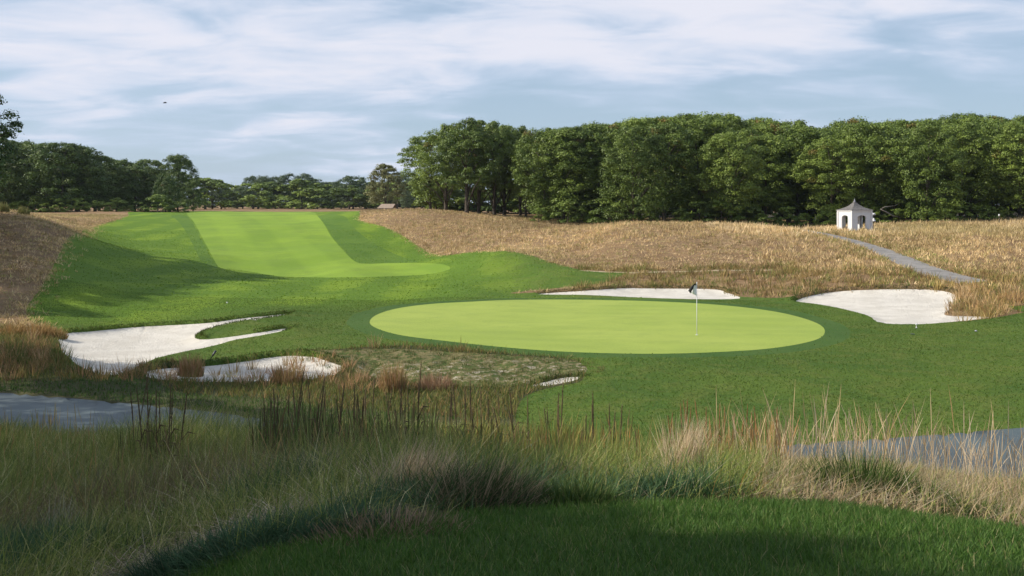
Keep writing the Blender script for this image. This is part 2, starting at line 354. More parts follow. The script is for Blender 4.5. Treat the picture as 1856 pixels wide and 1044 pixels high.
REG = {}
REG['putting_green'] = region([(670,585),(682,571),(720,559),(780,551),(850,547),(930,543.5),(1040,543),(1150,545),(1250,549),(1330,555),(1400,564),(1450,575),(1485,588),(1495,601),(1483,614),(1440,625),(1380,633),(1300,638),(1200,641),(1100,640),(1000,636),(900,628),(800,617),(730,608),(688,597)])
_pg = REG['putting_green']; _t = np.roll(_pg, -1, 0) - np.roll(_pg, 1, 0); _t /= np.linalg.norm(_t, axis=1)[:, None]; _n = np.stack([_t[:, 1], -_t[:, 0]], 1)
_n *= np.sign(((_pg - _pg.mean(0)) * _n).sum(1).mean()); REG['collar'] = _pg + _n * 1.0
fw = spline([(340,390),(352,403),(366,430),(380,455),(392,478),(402,486),(440,490),(480,497),(520,501.5),(600,503),(700,501),(770,497.5),(806,491),(816,485),(800,479),(760,476.5),(700,477),(662,478),(642,473),(620,452),(600,428),(585,403),(574,390)], 5, False)
fwp = [hit(*p) for p in fw]
REG['fairway'] = np.array([((335 - CX) / F * 215, 215.0)] + fwp + [((560 - CX) / F * 215, 215.0)])
REG['sand1'] = region([(112,607),(160,601),(260,592),(370,586),(440,577),(510,570),(526,568),(500,576),(430,586),(385,596),(360,605),(354,612),(378,615),(430,609),(500,598),(524,595),(500,603),(430,615),(380,628),(320,640),(275,652),(245,672),(190,680),(140,660),(110,630)], 4)
REG['sand2'] = region([(372,664),(440,656),(490,648),(530,645),(570,648),(600,657),(622,667),(590,684),(500,690),(400,692),(290,688),(262,676),(300,668)], 4)
REG['sand3'] = region([(962,699),(990,692),(1020,685),(1052,684),(1032,692),(990,699)], 4)
REG['sand4'] = region([(975,533),(1060,527),(1130,522.5),(1200,523),(1290,524),(1315,530),(1340,541),(1250,542),(1150,538.5),(1060,534.5)], 4)
REG['sand5'] = region([(1442,545),(1480,534),(1530,527.5),(1600,524.5),(1680,525),(1720,530),(1737,540),(1733,552),(1712,570),(1740,573),(1792,575),(1740,582),(1680,587),(1620,587),(1590,583),(1575,573),(1530,560),(1480,551)], 4)
REG['bank'] = region([(560,640),(640,634),(740,633),(850,640),(950,646),(1030,652),(1062,665),(1058,680),(1018,683),(985,691),(950,699),(880,701),(760,694),(660,680),(625,664),(590,650)], 4)
back = spline([(-900,690),(-400,697),(0,712),(130,722),(370,745),(600,775),(900,800),(1200,812),(1400,806),(1600,795),(1856,775),(2300,742),(2900,715)], 6, False)
bw = np.array([hit(*p) for p in back]); tg = np.gradient(bw, axis=0); tg /= np.linalg.norm(tg, axis=1)[:, None]
PATHC = bw + np.stack([tg[:, 1], -tg[:, 0]], 1) * 2.1
fr = bw + np.stack([tg[:, 1], -tg[:, 0]], 1) * 4.2
REG['cart_path'] = np.concatenate([bw, fr[::-1]])
ru = spline([(1436,412),(1470,418),(1510,425),(1560,437),(1620,455),(1690,482),(1740,497),(1790,509)], 5, False)
rl = spline([(1745,515),(1690,503),(1655,493),(1635,483),(1590,460),(1540,440),(1490,426.5),(1450,418)], 5, False)
REG['track'] = np.array([hit(*p) for p in np.concatenate([ru, rl])])
REG['first_cut'] = np.array([hit(*p) for p in spline([(576,391),(587,404),(602,428),(622,452),(644,473),(664,478),(700,477),(757,475),(725,464),(688,447),(655,425),(635,405),(622,391)], 4)])  # dark strip painting the slope's shade along the fairway's right edge
REG['first_cut_left'] = np.array([hit(*p) for p in spline([(336,391),(349,404),(363,431),(377,456),(389,478),(396,485),(380,483),(363,470),(352,448),(337,420),(322,400),(310,391)], 4)])  # left counterpart, shade of the small step painted in turf colour
REG['woodland_floor'] = np.array([((960 - CX) / F * 146, 146.), ((1100 - CX) / F * 136, 136.), ((1450 - CX) / F * 132, 132.), (90., 132.), (110., 215.), (10., 215.)])
REG['ledge'] = np.array([hit(*p) for p in [(1050,490),(1100,492),(1140,493.5),(1200,491.5),(1290,489.5),(1400,488.5),(1400,490),(1300,491),(1210,493.3),(1150,495.4),(1110,493.8),(1060,491.2)]])
rough_px = [(110,606),(60,585),(48,560),(75,520),(103,470),(118,437),(150,418),(205,400),(232,391.5)]
rough_px2 = [(652,391.5),(655,400),(700,412),(735,430),(765,450),(800,463),(860,456),(920,455.5),(960,462),(1000,475),(1060,490),(1130,493),(1125,500),(1080,515),(930,530),(980,532),(1200,532),(1440,542),(1500,548),(1600,570),(1700,584),(1792,577),(1856,566)]
rough_px3 = [(960,805),(935,765),(950,720),(1010,700),(1055,690),(1058,665),(1030,650),(900,638),(740,626),(620,632),(580,640),(600,650),(540,650),(440,663),(370,671),(330,668),(290,662),(240,672),(150,672),(105,640)]
RP = [hit(*p) for p in spline(rough_px, 4, False)] + [((232-CX)/F*215, 215.), ((655-CX)/F*215, 215.)]
RP += [hit(*p) for p in spline(rough_px2, 4, False)] + [((1856-CX)/F*54, 56.), (90., 60.), (90., 30.)]
sel = [p for p in bw[::-1] if (960-CX)/F < p[0]/p[1] < 1.2]
RP += [tuple(p) for p in sel] + [hit(*p) for p in spline(rough_px3, 4, False)]
REG['rough'] = np.array(RP)
tee_px = [(180,1080),(330,1036),(450,1006),(640,965),(780,940),(900,925),(1100,915),(1300,909),(1500,914),(1650,934),(1856,962)]
TL = [hit(*p) for p in spline(tee_px, 4, False)]
REG['tee'] = np.array([(-1.6, 1.0)] + [p for p in TL] + [(4.6, 5.3), (7.5, 3.0), (9, -30.), (-6, -30.), (-4., -3.)])
ORDER = ['sand1','sand2','sand3','sand4','sand5','putting_green','collar','fairway','first_cut','first_cut_left','cart_path','track','ledge','bank','woodland_floor','rough','tee']
SANDS = ORDER[:5]
def mound_mask(x, y): return (y > 44)
RIDGE = {}
for s in SANDS:
    P = REG[s]; gx_ = np.linspace(P[:, 0].min(), P[:, 0].max(), 24); mid_ = []
    for g_ in gx_:
        yy = np.linspace(P[:, 1].min() - .1, P[:, 1].max() + .1, 200); q = pip(np.full(200, g_), yy, P); mid_.append(yy[q].mean() if q.any() else np.nan)
    mid_ = np.array(mid_); ok = ~np.isnan(mid_); RIDGE[s] = (gx_[ok], mid_[ok])
def gz(x, y):
    """terrain height with the bunkers dug in"""
    x = np.asarray(x, float); y = np.asarray(y, float); z = height(x, y)
    for s in SANDS:
        P = REG[s]; b = (x > P[:,0].min()-1) & (x < P[:,0].max()+1) & (y > P[:,1].min()-1) & (y < P[:,1].max()+1)
        if not b.any(): continue
        ins = pip(x[b], y[b], P) if x.ndim else pip(x[b], y[b], P)
        dd = pdist(x[b], y[b], P); dep = {'sand3': .08, 'sand4': .16, 'sand5': .2}.get(s, .22)
        t = np.clip(dd / 0.8, 0, 1); zz = z[b]
        cyp = np.interp(x[b], *RIDGE[s]); farside = np.clip((y[b] - cyp) / 1.2 + .5, 0, 1)   # the far rim is a raised grass lip
        lp = {'sand3': .10, 'sand1': .13, 'sand4': .14, 'sand5': .2}.get(s, .2)
        zz = np.where(ins, zz - dep * .6 * t * (2 - t), zz + farside * lp * np.clip(dd / .22, 0, 1) * np.exp(-(dd / .8) ** 2)); z[b] = zz
    P = REG['bank']; b = (x > P[:, 0].min()) & (x < P[:, 0].max()) & (y > P[:, 1].min()) & (y < P[:, 1].max())
    if b.any():
        xb, yb = x[b], y[b]; q = np.where(pip(xb, yb, P), np.clip(pdist(xb, yb, P) / .7, 0, 1), 0)
        z[b] = z[b] + q * (.06 * fnoise(xb, yb, .42, 0) + .05 * fnoise(xb, yb, .19, 1))
    for s in ('cart_path',):
        P = REG[s]; ins = pip(x, y, P); z = np.where(ins, z - 0.05, z)
    return z
def gz1(x, y): return float(gz(np.array([float(x)]), np.array([float(y)]))[0])

# mesh: one constrained triangulation, then split into its surfaces
USC = 1 / 0.0045; VSC = 1 / 0.0155
def uwarp(u): return np.where(np.abs(u) <= .62, u, np.sign(u) * (.62 + np.log(np.maximum(np.abs(u), .62) / .62) * 0.16))
def uinv(w_): return np.where(np.abs(w_) <= .62, w_, np.sign(w_) * .62 * np.exp((np.abs(w_) - .62) / 0.16))
def toW(x, y): return uwarp(x / np.maximum(y, 4)) * USC, vw(y) * VSC
def fromW(a, b): y = vinv(b / VSC); return uinv(a / USC) * np.maximum(y, 4), y
umax = float(uwarp(np.array(9.0))) * USC; v0, v1 = float(vw(np.array(-38.))) * VSC, float(vw(np.array(1500.))) * VSC
ga = np.arange(-math.floor(umax), math.floor(umax) + 1.0)
gb = np.arange(math.ceil(v0), math.floor(v1), 1.0)
vfar = float(vw(np.array(260.))) * VSC
gb = np.concatenate([np.arange(math.ceil(v0), 0, 4.0), np.arange(0, vfar, 1.0), np.arange(vfar, v1, 6.0)])
A, B = np.meshgrid(ga, gb); A = A.ravel(); B = B.ravel()
A = A + rng.uniform(-.2, .2, A.shape); B = B + rng.uniform(-.2, .2, B.shape)
keep = (np.abs(A) < .62 * USC) | (rng.random(A.shape) < .5); A, B = A[keep], B[keep]
xs_, ys_ = fromW(A, B); keep = (np.abs(xs_) < 1500); A, B = A[keep], B[keep]
pts = list(zip(A, B)); edges = []
def densify(P):
    o = []
    for a, b in zip(P, np.roll(P, -1, 0)):
        wa = np.array(toW(*a)).ravel(); wb = np.array(toW(*b)).ravel(); n = max(1, int(np.hypot(*(wb - wa)) / 1.2))
        for k in range(n): o.append(wa + (wb - wa) * k / n)
    return np.array(o)
for s in ORDER:
    P = REG[s]
    if s == 'bank':
        q = rng.uniform(P.min(0), P.max(0), (9000, 2)); q = q[pip(q[:, 0], q[:, 1], P)]; a_, b_ = toW(q[:, 0], q[:, 1]); pts += list(zip(a_, b_))
    if s in SANDS:                                   # ragged natural rims
        nrm = np.random.default_rng(len(s) + len(P)).normal(0, 0.022, P.shape); P = P + nrm; REG[s] = P
        for off in (.12, .3, .55):                   # extra rings so that the lip has shape
            T = np.roll(P, -1, 0) - np.roll(P, 1, 0); T /= np.linalg.norm(T, axis=1)[:, None] + 1e-9
            for sg in (-1, 1):
                Q = P + np.stack([T[:, 1], -T[:, 0]], 1) * off * sg; a_, b_ = toW(Q[:, 0], Q[:, 1]); pts += list(zip(a_, b_))
    D = densify(P); b0 = len(pts); pts += [tuple(p) for p in D]
    edges += [(b0 + k, b0 + (k + 1) % len(D)) for k in range(len(D))]
res = geometry.delaunay_2d_cdt([Vector((float(a), float(b))) for a, b in pts], edges, [], 0, 1e-4)
W2 = np.array([tuple(v) for v in res[0]]); T3 = np.array([t for t in res[2] if len(t) == 3], np.int32)
GX, GY = fromW(W2[:, 0], W2[:, 1]); GZ = gz(GX, GY)
GV = np.stack([GX, GY, GZ], 1)
e1 = GV[T3[:, 1]] - GV[T3[:, 0]]; e2 = GV[T3[:, 2]] - GV[T3[:, 0]]; nr = np.cross(e1, e2)
flip = nr[:, 2] < 0; T3[flip] = T3[flip][:, ::-1]; nr[flip] *= -1
cw = W2[T3].mean(1); cx_, cy_ = fromW(cw[:, 0], cw[:, 1])
rid = np.full(len(T3), -1)
WREG = {s: np.stack(toW(REG[s][:, 0], REG[s][:, 1]), 1) for s in ORDER}
for k, s in enumerate(ORDER):
    ins = pip(cw[:, 0], cw[:, 1], WREG[s]) & (rid < 0); rid[ins] = k
VN = np.zeros_like(GV)
for k in range(3): np.add.at(VN, T3[:, k], nr)
VN /= np.linalg.norm(VN, axis=1)[:, None] + 1e-12
def surface(name, mask, mat, label=None):
    t = T3[mask]; ids, inv = np.unique(t, return_inverse=True)
    me = quads_mesh(name, GV[ids], inv.reshape(-1, 3), smooth=True)
    me.normals_split_custom_set_from_vertices([tuple(v) for v in VN[ids]])
    o = link(name, me, mat); o['kind'] = 'structure'
    if label: o['label'] = label
    return o
for k, s in enumerate(ORDER):
    nm = 'sand_bunker' if s in SANDS else {'track': 'gravel_track', 'ledge': 'sandy_ledge', 'first_cut': 'slope_shade_strip', 'first_cut_left': 'slope_shade_strip', 'bank': 'grassy_bank', 'rough': 'mown_rough', 'tee': 'tee_lawn'}.get(s, s)
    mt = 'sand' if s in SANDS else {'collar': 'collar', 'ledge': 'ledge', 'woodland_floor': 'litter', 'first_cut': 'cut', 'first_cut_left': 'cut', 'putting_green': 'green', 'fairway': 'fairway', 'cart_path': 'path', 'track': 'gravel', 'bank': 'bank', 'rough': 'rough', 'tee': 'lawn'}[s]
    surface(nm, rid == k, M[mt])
nearm = (rid < 0) & (cy_ < 44) ; surface('meadow_ground', nearm, M['soil'])
surface('ground', (rid < 0) & ~nearm, M['fescue'])

# ------------------------------------------------------------------ grass
def blades(P, Lh, W, az, lean, droop, colr, seg=2, wprof=None):
    n = len(P); ts = np.linspace(0, 1, seg + 1); fa = rng.uniform(0, 2*PI, n)
    side = np.stack([np.cos(fa), np.sin(fa), np.zeros(n)], 1)
    V = np.empty((n, seg + 1, 2, 3), np.float32)
    for k, t in enumerate(ts):
        hx = Lh * (np.sin(lean) * t + droop * t * t * .6); hz_ = Lh * (np.cos(lean) * t - droop * t * t * .45)
        c = P + np.stack([np.cos(az) * hx, np.sin(az) * hx, hz_], 1)
        wk = (wprof[k] if wprof else (1, .75, .12) [k] if seg == 2 else np.interp(t, (0, .5, 1), (1, .85, .1)))
        V[:, k, 0] = c - side * (W * wk / 2)[:, None]; V[:, k, 1] = c + side * (W * wk / 2)[:, None]
    b = (np.arange(n) * (seg + 1) * 2)[:, None, None]; q = np.arange(seg)[None, :, None] * 2
    Q = (b + q + np.array([0, 1, 3, 2])[None, None, :]).reshape(-1, 4)
    C = np.repeat(colr, (seg + 1) * 2, 0)
    return V.reshape(-1, 3), Q, C
def stuff(name, packs, mat, label, cat, kind='stuff'):
    vs, qs, cs, o = [], [], [], 0
    for V, Q, C in packs: vs.append(V); qs.append(Q + o); cs.append(C); o += len(V)
    me = quads_mesh(name, np.concatenate(vs), np.concatenate(qs), np.concatenate(cs))
    ob = link(name, me, mat); tag(ob, label, cat, None, kind); return ob
def scatter(dens, ylo, yhi, ulo=-.56, uhi=.56):
    """uniform points per square metre in a wedge of the ground, slightly wider than the view"""
    area = (uhi - ulo) * (yhi ** 2 - ylo ** 2) / 2; n = int(dens * area)
    y = np.sqrt(rng.uniform(ylo ** 2, yhi ** 2, n)); return rng.uniform(ulo, uhi, n) * y, y
def inreg(x, y, names):
    r = np.zeros(x.shape, bool)
    for s in names: r |= pip(x, y, REG[s])
    return r
def pal(n, cols, wts, jit=.18):
    C = np.array(cols)[rng.choice(len(cols), n, p=np.array(wts) / sum(wts))]; return C * rng.uniform(1 - jit, 1 + jit, (n, 1))
def P3(x, y, dz=0): return np.stack([x, y, gz(x, y) + dz], 1)

# tee lawn
x, y = scatter(4600, 4.2, 8.2, -.6, .6); k = pip(x, y, REG['tee']); x, y = x[k], y[k]; n = len(x)
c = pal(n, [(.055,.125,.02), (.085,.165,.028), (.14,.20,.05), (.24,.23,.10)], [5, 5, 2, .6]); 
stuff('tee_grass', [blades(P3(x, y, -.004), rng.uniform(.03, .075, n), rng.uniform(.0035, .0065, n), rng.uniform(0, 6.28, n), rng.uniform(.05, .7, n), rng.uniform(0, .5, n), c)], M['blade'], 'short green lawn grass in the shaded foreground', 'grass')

# near meadow slope
def pxof(x, y): return x / y * F + CX
OL = [(.20,.25,.055), (.29,.31,.075), (.40,.37,.13), (.56,.50,.28), (.09,.16,.035)]
packs = []
x, y = scatter(1250, 6, 27, -.60, .60)
k = ~inreg(x, y, ['tee', 'cart_path', 'rough']) & (pdist(x, y, PATHC, False) > 2.25); x, y = x[k], y[k]
k = (rng.random(len(x)) < np.clip(1.15 - (y - 6) / 32, .35, 1)); x, y = x[k], y[k]; n = len(x)
px = pxof(x, y); te = pdist(x, y, REG['tee']); f1 = fnoise(x, y, .5); f2 = fnoise(x, y, 1.6, 1)
c = pal(n, OL, [4, 3.5, 2.2, 1.2, 3.4], .4)
gold = (px > 840) & (px < 1420); c[gold] = pal(gold.sum(), [(.20,.25,.05), (.29,.30,.08), (.12,.19,.035), (.40,.36,.17), (.34,.19,.04)], [3, 3, 4, 1.6, .5])
straw = (px > 1380 + 120 * f2) & (rng.random(n) < .75); c[straw] = pal(straw.sum(), [(.40,.29,.17), (.48,.36,.22), (.30,.22,.11), (.16,.18,.05)], [4, 3, 3, 1.2])
brown = (f2 > .55) & (px < 1380) & (rng.random(n) < np.where(px > 840, .2, .5)); c[brown] = pal(brown.sum(), [(.22,.16,.085), (.30,.23,.14), (.15,.11,.055)], [3, 2, 2])
pt = fnoise(x, y, .42, 2); nearp = (y < 10.5) & (px < 1330); lx = np.zeros(n)
bp = nearp & (pt > .35) & (rng.random(n) < .8); c[bp] = pal(bp.sum(), [(.38,.31,.21), (.50,.42,.30), (.28,.20,.13)], [3, 2, 2], .3); lx[bp] = .85
tp_ = nearp & (pt < -.45) & (rng.random(n) < .8); c[tp_] = pal(tp_.sum(), [(.05,.11,.05), (.08,.15,.065), (.12,.17,.08)], [3, 3, 1], .3)
h = rng.uniform(.16, .50, n) * np.clip(1 + .35 * f1, .45, 1.7) * np.clip(.45 + te / 2.5, .45, 1) * np.where(y > 21, np.clip((31 - y) / 8, .6, 1), 1)
h = h * np.where((px < 900) & (y > 9), 1.42, 1) * np.where((px > 170) & (px < 560) & (y > 18), 1.3 + .35 * np.clip((px - 170) / 150, 0, 1), 1) * np.where((px > 1380) & (y > 8.5), np.where(y > 12.5, .34, .6), 1)
az = np.where(rng.random(n) < .3, rng.normal(.2, .8, n), rng.uniform(0, 6.28, n))
packs.append(blades(P3(x, y, -.01), h, np.clip(.0026 + y * .00034, .003, .011), az, np.abs(rng.normal(.35, .5, n)) + lx, rng.uniform(0, 1.1, n), c, 2))
# thatch lying between the tussocks
x, y = scatter(420, 6, 15, -.58, .58); k = ~pip(x, y, REG['tee']); x, y = x[k], y[k]; n = len(x); f2 = fnoise(x, y, .9, 2)
k = (f2 > .1) & (rng.random(n) < np.where(pxof(x, y) > 900, .3, 1)); x, y = x[k], y[k]; n = len(x)
packs.append(blades(P3(x, y, .02), rng.uniform(.2, .5, n), np.full(n, .0055), rng.normal(.1, 1.0, n), rng.uniform(.9, 1.45, n), rng.uniform(0, .5, n), pal(n, [(.33,.28,.18), (.44,.38,.26), (.24,.19,.12)], [3, 2, 2]), 2))
# taller seed stems, thin, above the rest
x, y = scatter(16, 9, 24, -.57, .57); k = ~inreg(x, y, ['cart_path', 'tee']) & (pdist(x, y, PATHC, False) > 2.6); x, y = x[k], y[k]
px = pxof(x, y); k = rng.random(len(x)) < np.where(px > 1380, .5, np.where(px > 900, .55, np.where((px < 180) & (y > 17), 1, .6))); x, y, px = x[k], y[k], px[k]; n = len(x)
c = np.where((px > 1300)[:, None], pal(n, [(.50,.37,.21), (.58,.45,.30), (.40,.26,.13)], [3, 2, 2]), pal(n, [(.34,.27,.10), (.42,.27,.11), (.22,.23,.07)], [3, 2, 3]))
h = np.where(px > 1300, rng.uniform(.55, 1.05, n), rng.uniform(.45, .8, n)) * np.where(y > 19, .8, 1)
packs.append(blades(P3(x, y), h, .0028 + y * .00028, rng.uniform(0, 6.28, n), np.abs(rng.normal(.1, .12, n)), rng.uniform(0, .35, n), c, 5, (1, .8, .7, 1.0, 1.3, .2)))
x, y = scatter(10, 9, 18, .22, .57); k = ~inreg(x, y, ['cart_path', 'tee']) & (pdist(x, y, PATHC, False) > 2.3); x, y = x[k], y[k]; n = len(x)
packs.append(blades(P3(x, y), rng.uniform(.4, .95, n), .0025 + y * .00024, rng.uniform(0, 6.28, n), np.abs(rng.normal(.12, .15, n)), rng.uniform(0, .4, n), pal(n, [(.50,.38,.23), (.58,.46,.31), (.42,.28,.15)], [3, 2, 2]), 5, (1, .8, .7, 1.1, 1.3, .2)))
def reedband(n, p0, p1, d0, d1, h0, h1, cols, wts):
    u_ = rng.uniform(p0, p1, n) + 18 * fnoise(rng.uniform(0, 40, n), np.zeros(n), 2); y_ = rng.uniform(d0, d1, n); x_ = (u_ - CX) / F * y_
    k_ = fnoise(x_, y_, .45, 3) > -.25; x_, y_ = x_[k_], y_[k_]; m_ = len(x_)
    return blades(P3(x_, y_, -.02), rng.uniform(h0, h1, m_) * np.clip(1 + .25 * fnoise(x_, y_, .8, 2), .6, 1.3), rng.uniform(.009, .017, m_), rng.uniform(0, 6.28, m_), np.abs(rng.normal(.04, .09, m_)), rng.uniform(0, .25, m_) ** 2 * 3, pal(m_, cols, wts, .3), 4, (1, .9, .8, 1.1, .15))
packs.append(reedband(1100, 465, 790, 12.5, 18.5, .5, 1.02, [(.10,.15,.04), (.17,.12,.06), (.22,.24,.08), (.08,.07,.03)], [3, 2, 2, 2]))
packs.append(reedband(650, 780, 1150, 12.5, 18.5, .4, .88, [(.34,.26,.07), (.40,.20,.06), (.16,.20,.05), (.16,.10,.05)], [3, 1.4, 3, 2]))
packs.append(reedband(240, 215, 330, 14, 18.5, .4, .85, [(.12,.15,.04), (.17,.12,.06), (.08,.07,.03)], [3, 2, 2]))
packs.append(reedband(380, 1195, 1420, 13, 18.5, .4, .85, [(.36,.20,.08), (.46,.33,.16), (.20,.22,.06)], [3, 2, 2]))
packs.append(reedband(220, -60, 170, 19, 25, .45, .8, [(.44,.32,.12), (.36,.20,.08), (.30,.28,.09)], [3, 1.5, 3]))
stuff('meadow_grass', packs, M['dry'], 'tangled olive and straw meadow grass on the slope before the path', 'grass')

# strip beyond the cart path: low green, then reddish fescue around the bunkers
packs = []
x, y = scatter(150, 28, 46, -.56, .12); k = ~inreg(x, y, ['cart_path', 'rough', 'bank', 'putting_green'] + SANDS) & (pdist(x, y, PATHC, False) > 2.2); x, y = x[k], y[k]; n = len(x)
db = pdist(x, y, bw, False); px = pxof(x, y)
gre = db < 2.2 + fnoise(x, y, 1.5); c = pal(n, [(.16,.17,.045), (.22,.19,.06), (.10,.14,.03), (.27,.17,.07)], [3, 2, 3, 1.6]); c[gre] = pal(gre.sum(), [(.055,.12,.02), (.08,.15,.03), (.13,.15,.04)], [3, 3, 1])
h = np.where(gre, rng.uniform(.06, .16, n), rng.uniform(.12, .32, n))
packs.append(blades(P3(x, y, -.01), h, np.full(n, .022), rng.uniform(0, 6.28, n), np.abs(rng.normal(.3, .3, n)), rng.uniform(0, .5, n), c, 2))
def tufts(n0, ylo, yhi, ulo, uhi, test, r, m_, hh, wid, colr, avoid=(), lean=.22):
    x0, y0 = scatter(n0, ylo, yhi, ulo, uhi); k = test(x0, y0) & ~inreg(x0, y0, avoid); x0, y0 = x0[k], y0[k]; n = len(x0)
    if n == 0: return blades(np.zeros((0, 3)), np.zeros(0), np.zeros(0), np.zeros(0), np.zeros(0), np.zeros(0), np.zeros((0, 3)), 2)
    rr = rng.uniform(.7, 1.35, n); a = rng.uniform(0, 6.28, (n, m_)); q = np.sqrt(rng.random((n, m_)))
    X = x0[:, None] + np.cos(a) * q * r * rr[:, None]; Y = y0[:, None] + np.sin(a) * q * r * rr[:, None]
    H = (hh[0] + (hh[1] - hh[0]) * rng.random((n, 1)) ** 1.5) * rng.uniform(.45, 1.15, (n, m_)) * (1 - .5 * q * q)
    pt = np.where(y0 > 60, 1 + .24 * fnoise(x0, y0, 6.5, 1) + .14 * fnoise(x0, y0, 1.8, 2), 1)[:, None]
    ol = np.clip(fnoise(x0, y0, 9, 3) - .25, 0, 1)[:, None] * (y0 > 44)[:, None]
    c0_ = pal(n, *colr) * np.clip(pt, .4, 1.5); c0_ = c0_ * (1 - .55 * ol) + np.array([.20, .21, .055]) * .55 * ol
    C = np.repeat(c0_, m_, 0) * rng.uniform(.75, 1.25, (n * m_, 1))
    X, Y, H, a, q = X.ravel(), Y.ravel(), H.ravel(), a.ravel(), q.ravel(); N_ = len(X)
    return blades(P3(X, Y, -.02), H, np.full(N_, wid), a, lean * q + np.abs(rng.normal(0, .14, N_)), rng.uniform(0, .4, N_), C, 2)
RED = ([(.44,.26,.14), (.35,.24,.10), (.50,.33,.19), (.24,.22,.07)], [3, 3, 2, 1.5])
sandy = lambda x_, y_: np.minimum(pdist(x_, y_, REG['sand1']), pdist(x_, y_, REG['sand2']))
packs.append(tufts(1.6, 33, 44, -.52, -.05, lambda x_, y_: (sandy(x_, y_) < 2.8), .22, 26, (.45, .85), .018, RED, ['cart_path', 'rough', 'bank']))
packs.append(tufts(1.2, 33, 40, -.52, -.02, lambda x_, y_: pip(x_, y_, REG['bank']) == False, .22, 22, (.35, .6), .018, RED, ['cart_path', 'rough', 'bank'] + SANDS))
packs.append(tufts(2.2, 33, 40, -.56, -.34, lambda x_, y_: y_ > 34, .3, 30, (.6, 1.05), .02, ([(.09,.13,.03), (.15,.17,.05), (.28,.19,.08)], [3, 2, 2]), ['cart_path', 'rough'] + SANDS))
stuff('bunker_edge_grass', packs, M['dry'], 'low green strip and reddish fescue tufts between path and bunkers', 'grass')
# bank blades under the green
packs = [tufts(16, 33, 42, -.2, .1, lambda x_, y_: pip(x_, y_, REG['bank']) | (pdist(x_, y_, REG['bank']) < .5), .16, 12, (.06, .17), .02, ([(.11,.13,.035), (.20,.165,.07), (.075,.12,.025)], [3, 3, 2]))]
stuff('bank_grass', packs, M['dry'], 'thin patchy grass on the sandy bank below the green', 'grass')

# rough: short blades for relief
packs = []
x, y = scatter(170, 25, 62, -.52, .56); k = pip(x, y, REG['rough']) & ~inreg(x, y, ['putting_green', 'cart_path'] + SANDS); k &= (~pip(x, y, REG['collar']) | (rng.random(len(x)) < .15))
x, y = x[k], y[k]; n = len(x); f = fnoise(x, y, 1.1); c = pal(n, [(.075,.140,.018), (.108,.165,.024), (.150,.175,.036)], [3, 3, 1], .25) * (1 + .18 * f)[:, None]
packs.append(blades(P3(x, y, -.01), rng.uniform(.03, .065, n), rng.uniform(.022, .04, n), rng.uniform(0, 6.28, n), rng.uniform(.2, 1.2, n), rng.uniform(0, .4, n), c, 1, (1, .3)))
x, y = scatter(16, 62, 130, -.47, .12); k = pip(x, y, REG['rough']) & ~inreg(x, y, ['fairway', 'putting_green'] + SANDS); x, y = x[k], y[k]; n = len(x)
c = pal(n, [(.105,.195,.016), (.160,.260,.020), (.20,.28,.04)], [3, 3, 1], .2)
packs.append(blades(P3(x, y, -.02), rng.uniform(.05, .10, n), rng.uniform(.06, .12, n), rng.normal(.3, 1.2, n), rng.uniform(.4, 1.2, n), rng.uniform(0, .4, n), c, 1, (1, .3)))
for s_ in SANDS:                                      # ragged fringe hanging over the far rims, darkened to paint the lip's shade
    Pp = REG[s_]; E = np.roll(Pp, -1, 0); Ln = np.hypot(*(E - Pp).T); tot = Ln.sum(); m_ = int(tot * 150)
    i_ = rng.choice(len(Pp), m_, p=Ln / tot); t_ = rng.random((m_, 1)); q = Pp[i_] + (E[i_] - Pp[i_]) * t_
    nn_ = np.stack([(E - Pp)[i_][:, 1], -(E - Pp)[i_][:, 0]], 1); nn_ /= np.linalg.norm(nn_, axis=1)[:, None] + 1e-9
    q1 = q + nn_ * .06; sg = np.where(pip(q1[:, 0], q1[:, 1], Pp), -1, 1)[:, None]; q = q + nn_ * sg * rng.uniform(-.01, .30, (m_, 1))
    farp = q[:, 1] > np.interp(q[:, 0], *RIDGE[s_]); q = q[farp]; n = len(q); az_ = rng.uniform(3.6, 5.9, n)
    packs.append(blades(P3(q[:, 0], q[:, 1], -.01), rng.uniform(.06, .17, n), np.full(n, .022), az_, rng.uniform(.1, 1.2, n), rng.uniform(0, 1, n), pal(n, [(.045,.085,.014), (.075,.115,.02), (.13,.12,.04)], [4, 3, 2], .3), 2))
stuff('rough_grass', packs, M['blade'], 'mown green rough around the green and up the hill', 'grass')

# fescue on the mounds
def on_mound(x_, y_): return ~inreg(x_, y_, ['rough', 'fairway', 'first_cut', 'ledge', 'track', 'cart_path', 'putting_green', 'bank'] + SANDS)
FES = ([(.60,.43,.22), (.72,.54,.30), (.50,.36,.16), (.34,.30,.11), (.30,.20,.09)], [4, 3.5, 3, 1.4, 1.3])
packs = []
def band(x_, y_):
    px_ = pxof(x_, y_); return (px_ > 1040) & (y_ < np.where(px_ > 1450, 70 - (px_ - 1450) * .012, 76))
def lumpy(x_, y_): return on_mound(x_, y_) & ~band(x_, y_) & (pxof(x_, y_) + 60 * fnoise(x_, y_, 5, 2) < 1400)
def field(x_, y_): return on_mound(x_, y_) & ~(band(x_, y_) & (rng.random(np.shape(x_)) < .8)) & (pxof(x_, y_) + 60 * fnoise(x_, y_, 5, 2) >= 1400)
DKF = ([(.30,.21,.09), (.38,.28,.13), (.22,.20,.065), (.20,.13,.05)], [3, 2, 3, 2])
packs.append(tufts(5.0, 46, 165, -.56, .30, lumpy, .22, 9, (.18, .42), .042, ([(.62,.45,.25), (.72,.54,.32), (.52,.38,.18), (.36,.33,.12)], [3, 3, 3, 1.6]), (), 1.0))
packs.append(tufts(1.4, 46, 165, -.56, .30, lambda a, b: lumpy(a, b) & (fnoise(a, b, 2.2, 3) > .1), .3, 9, (.22, .42), .045, DKF, (), .7))
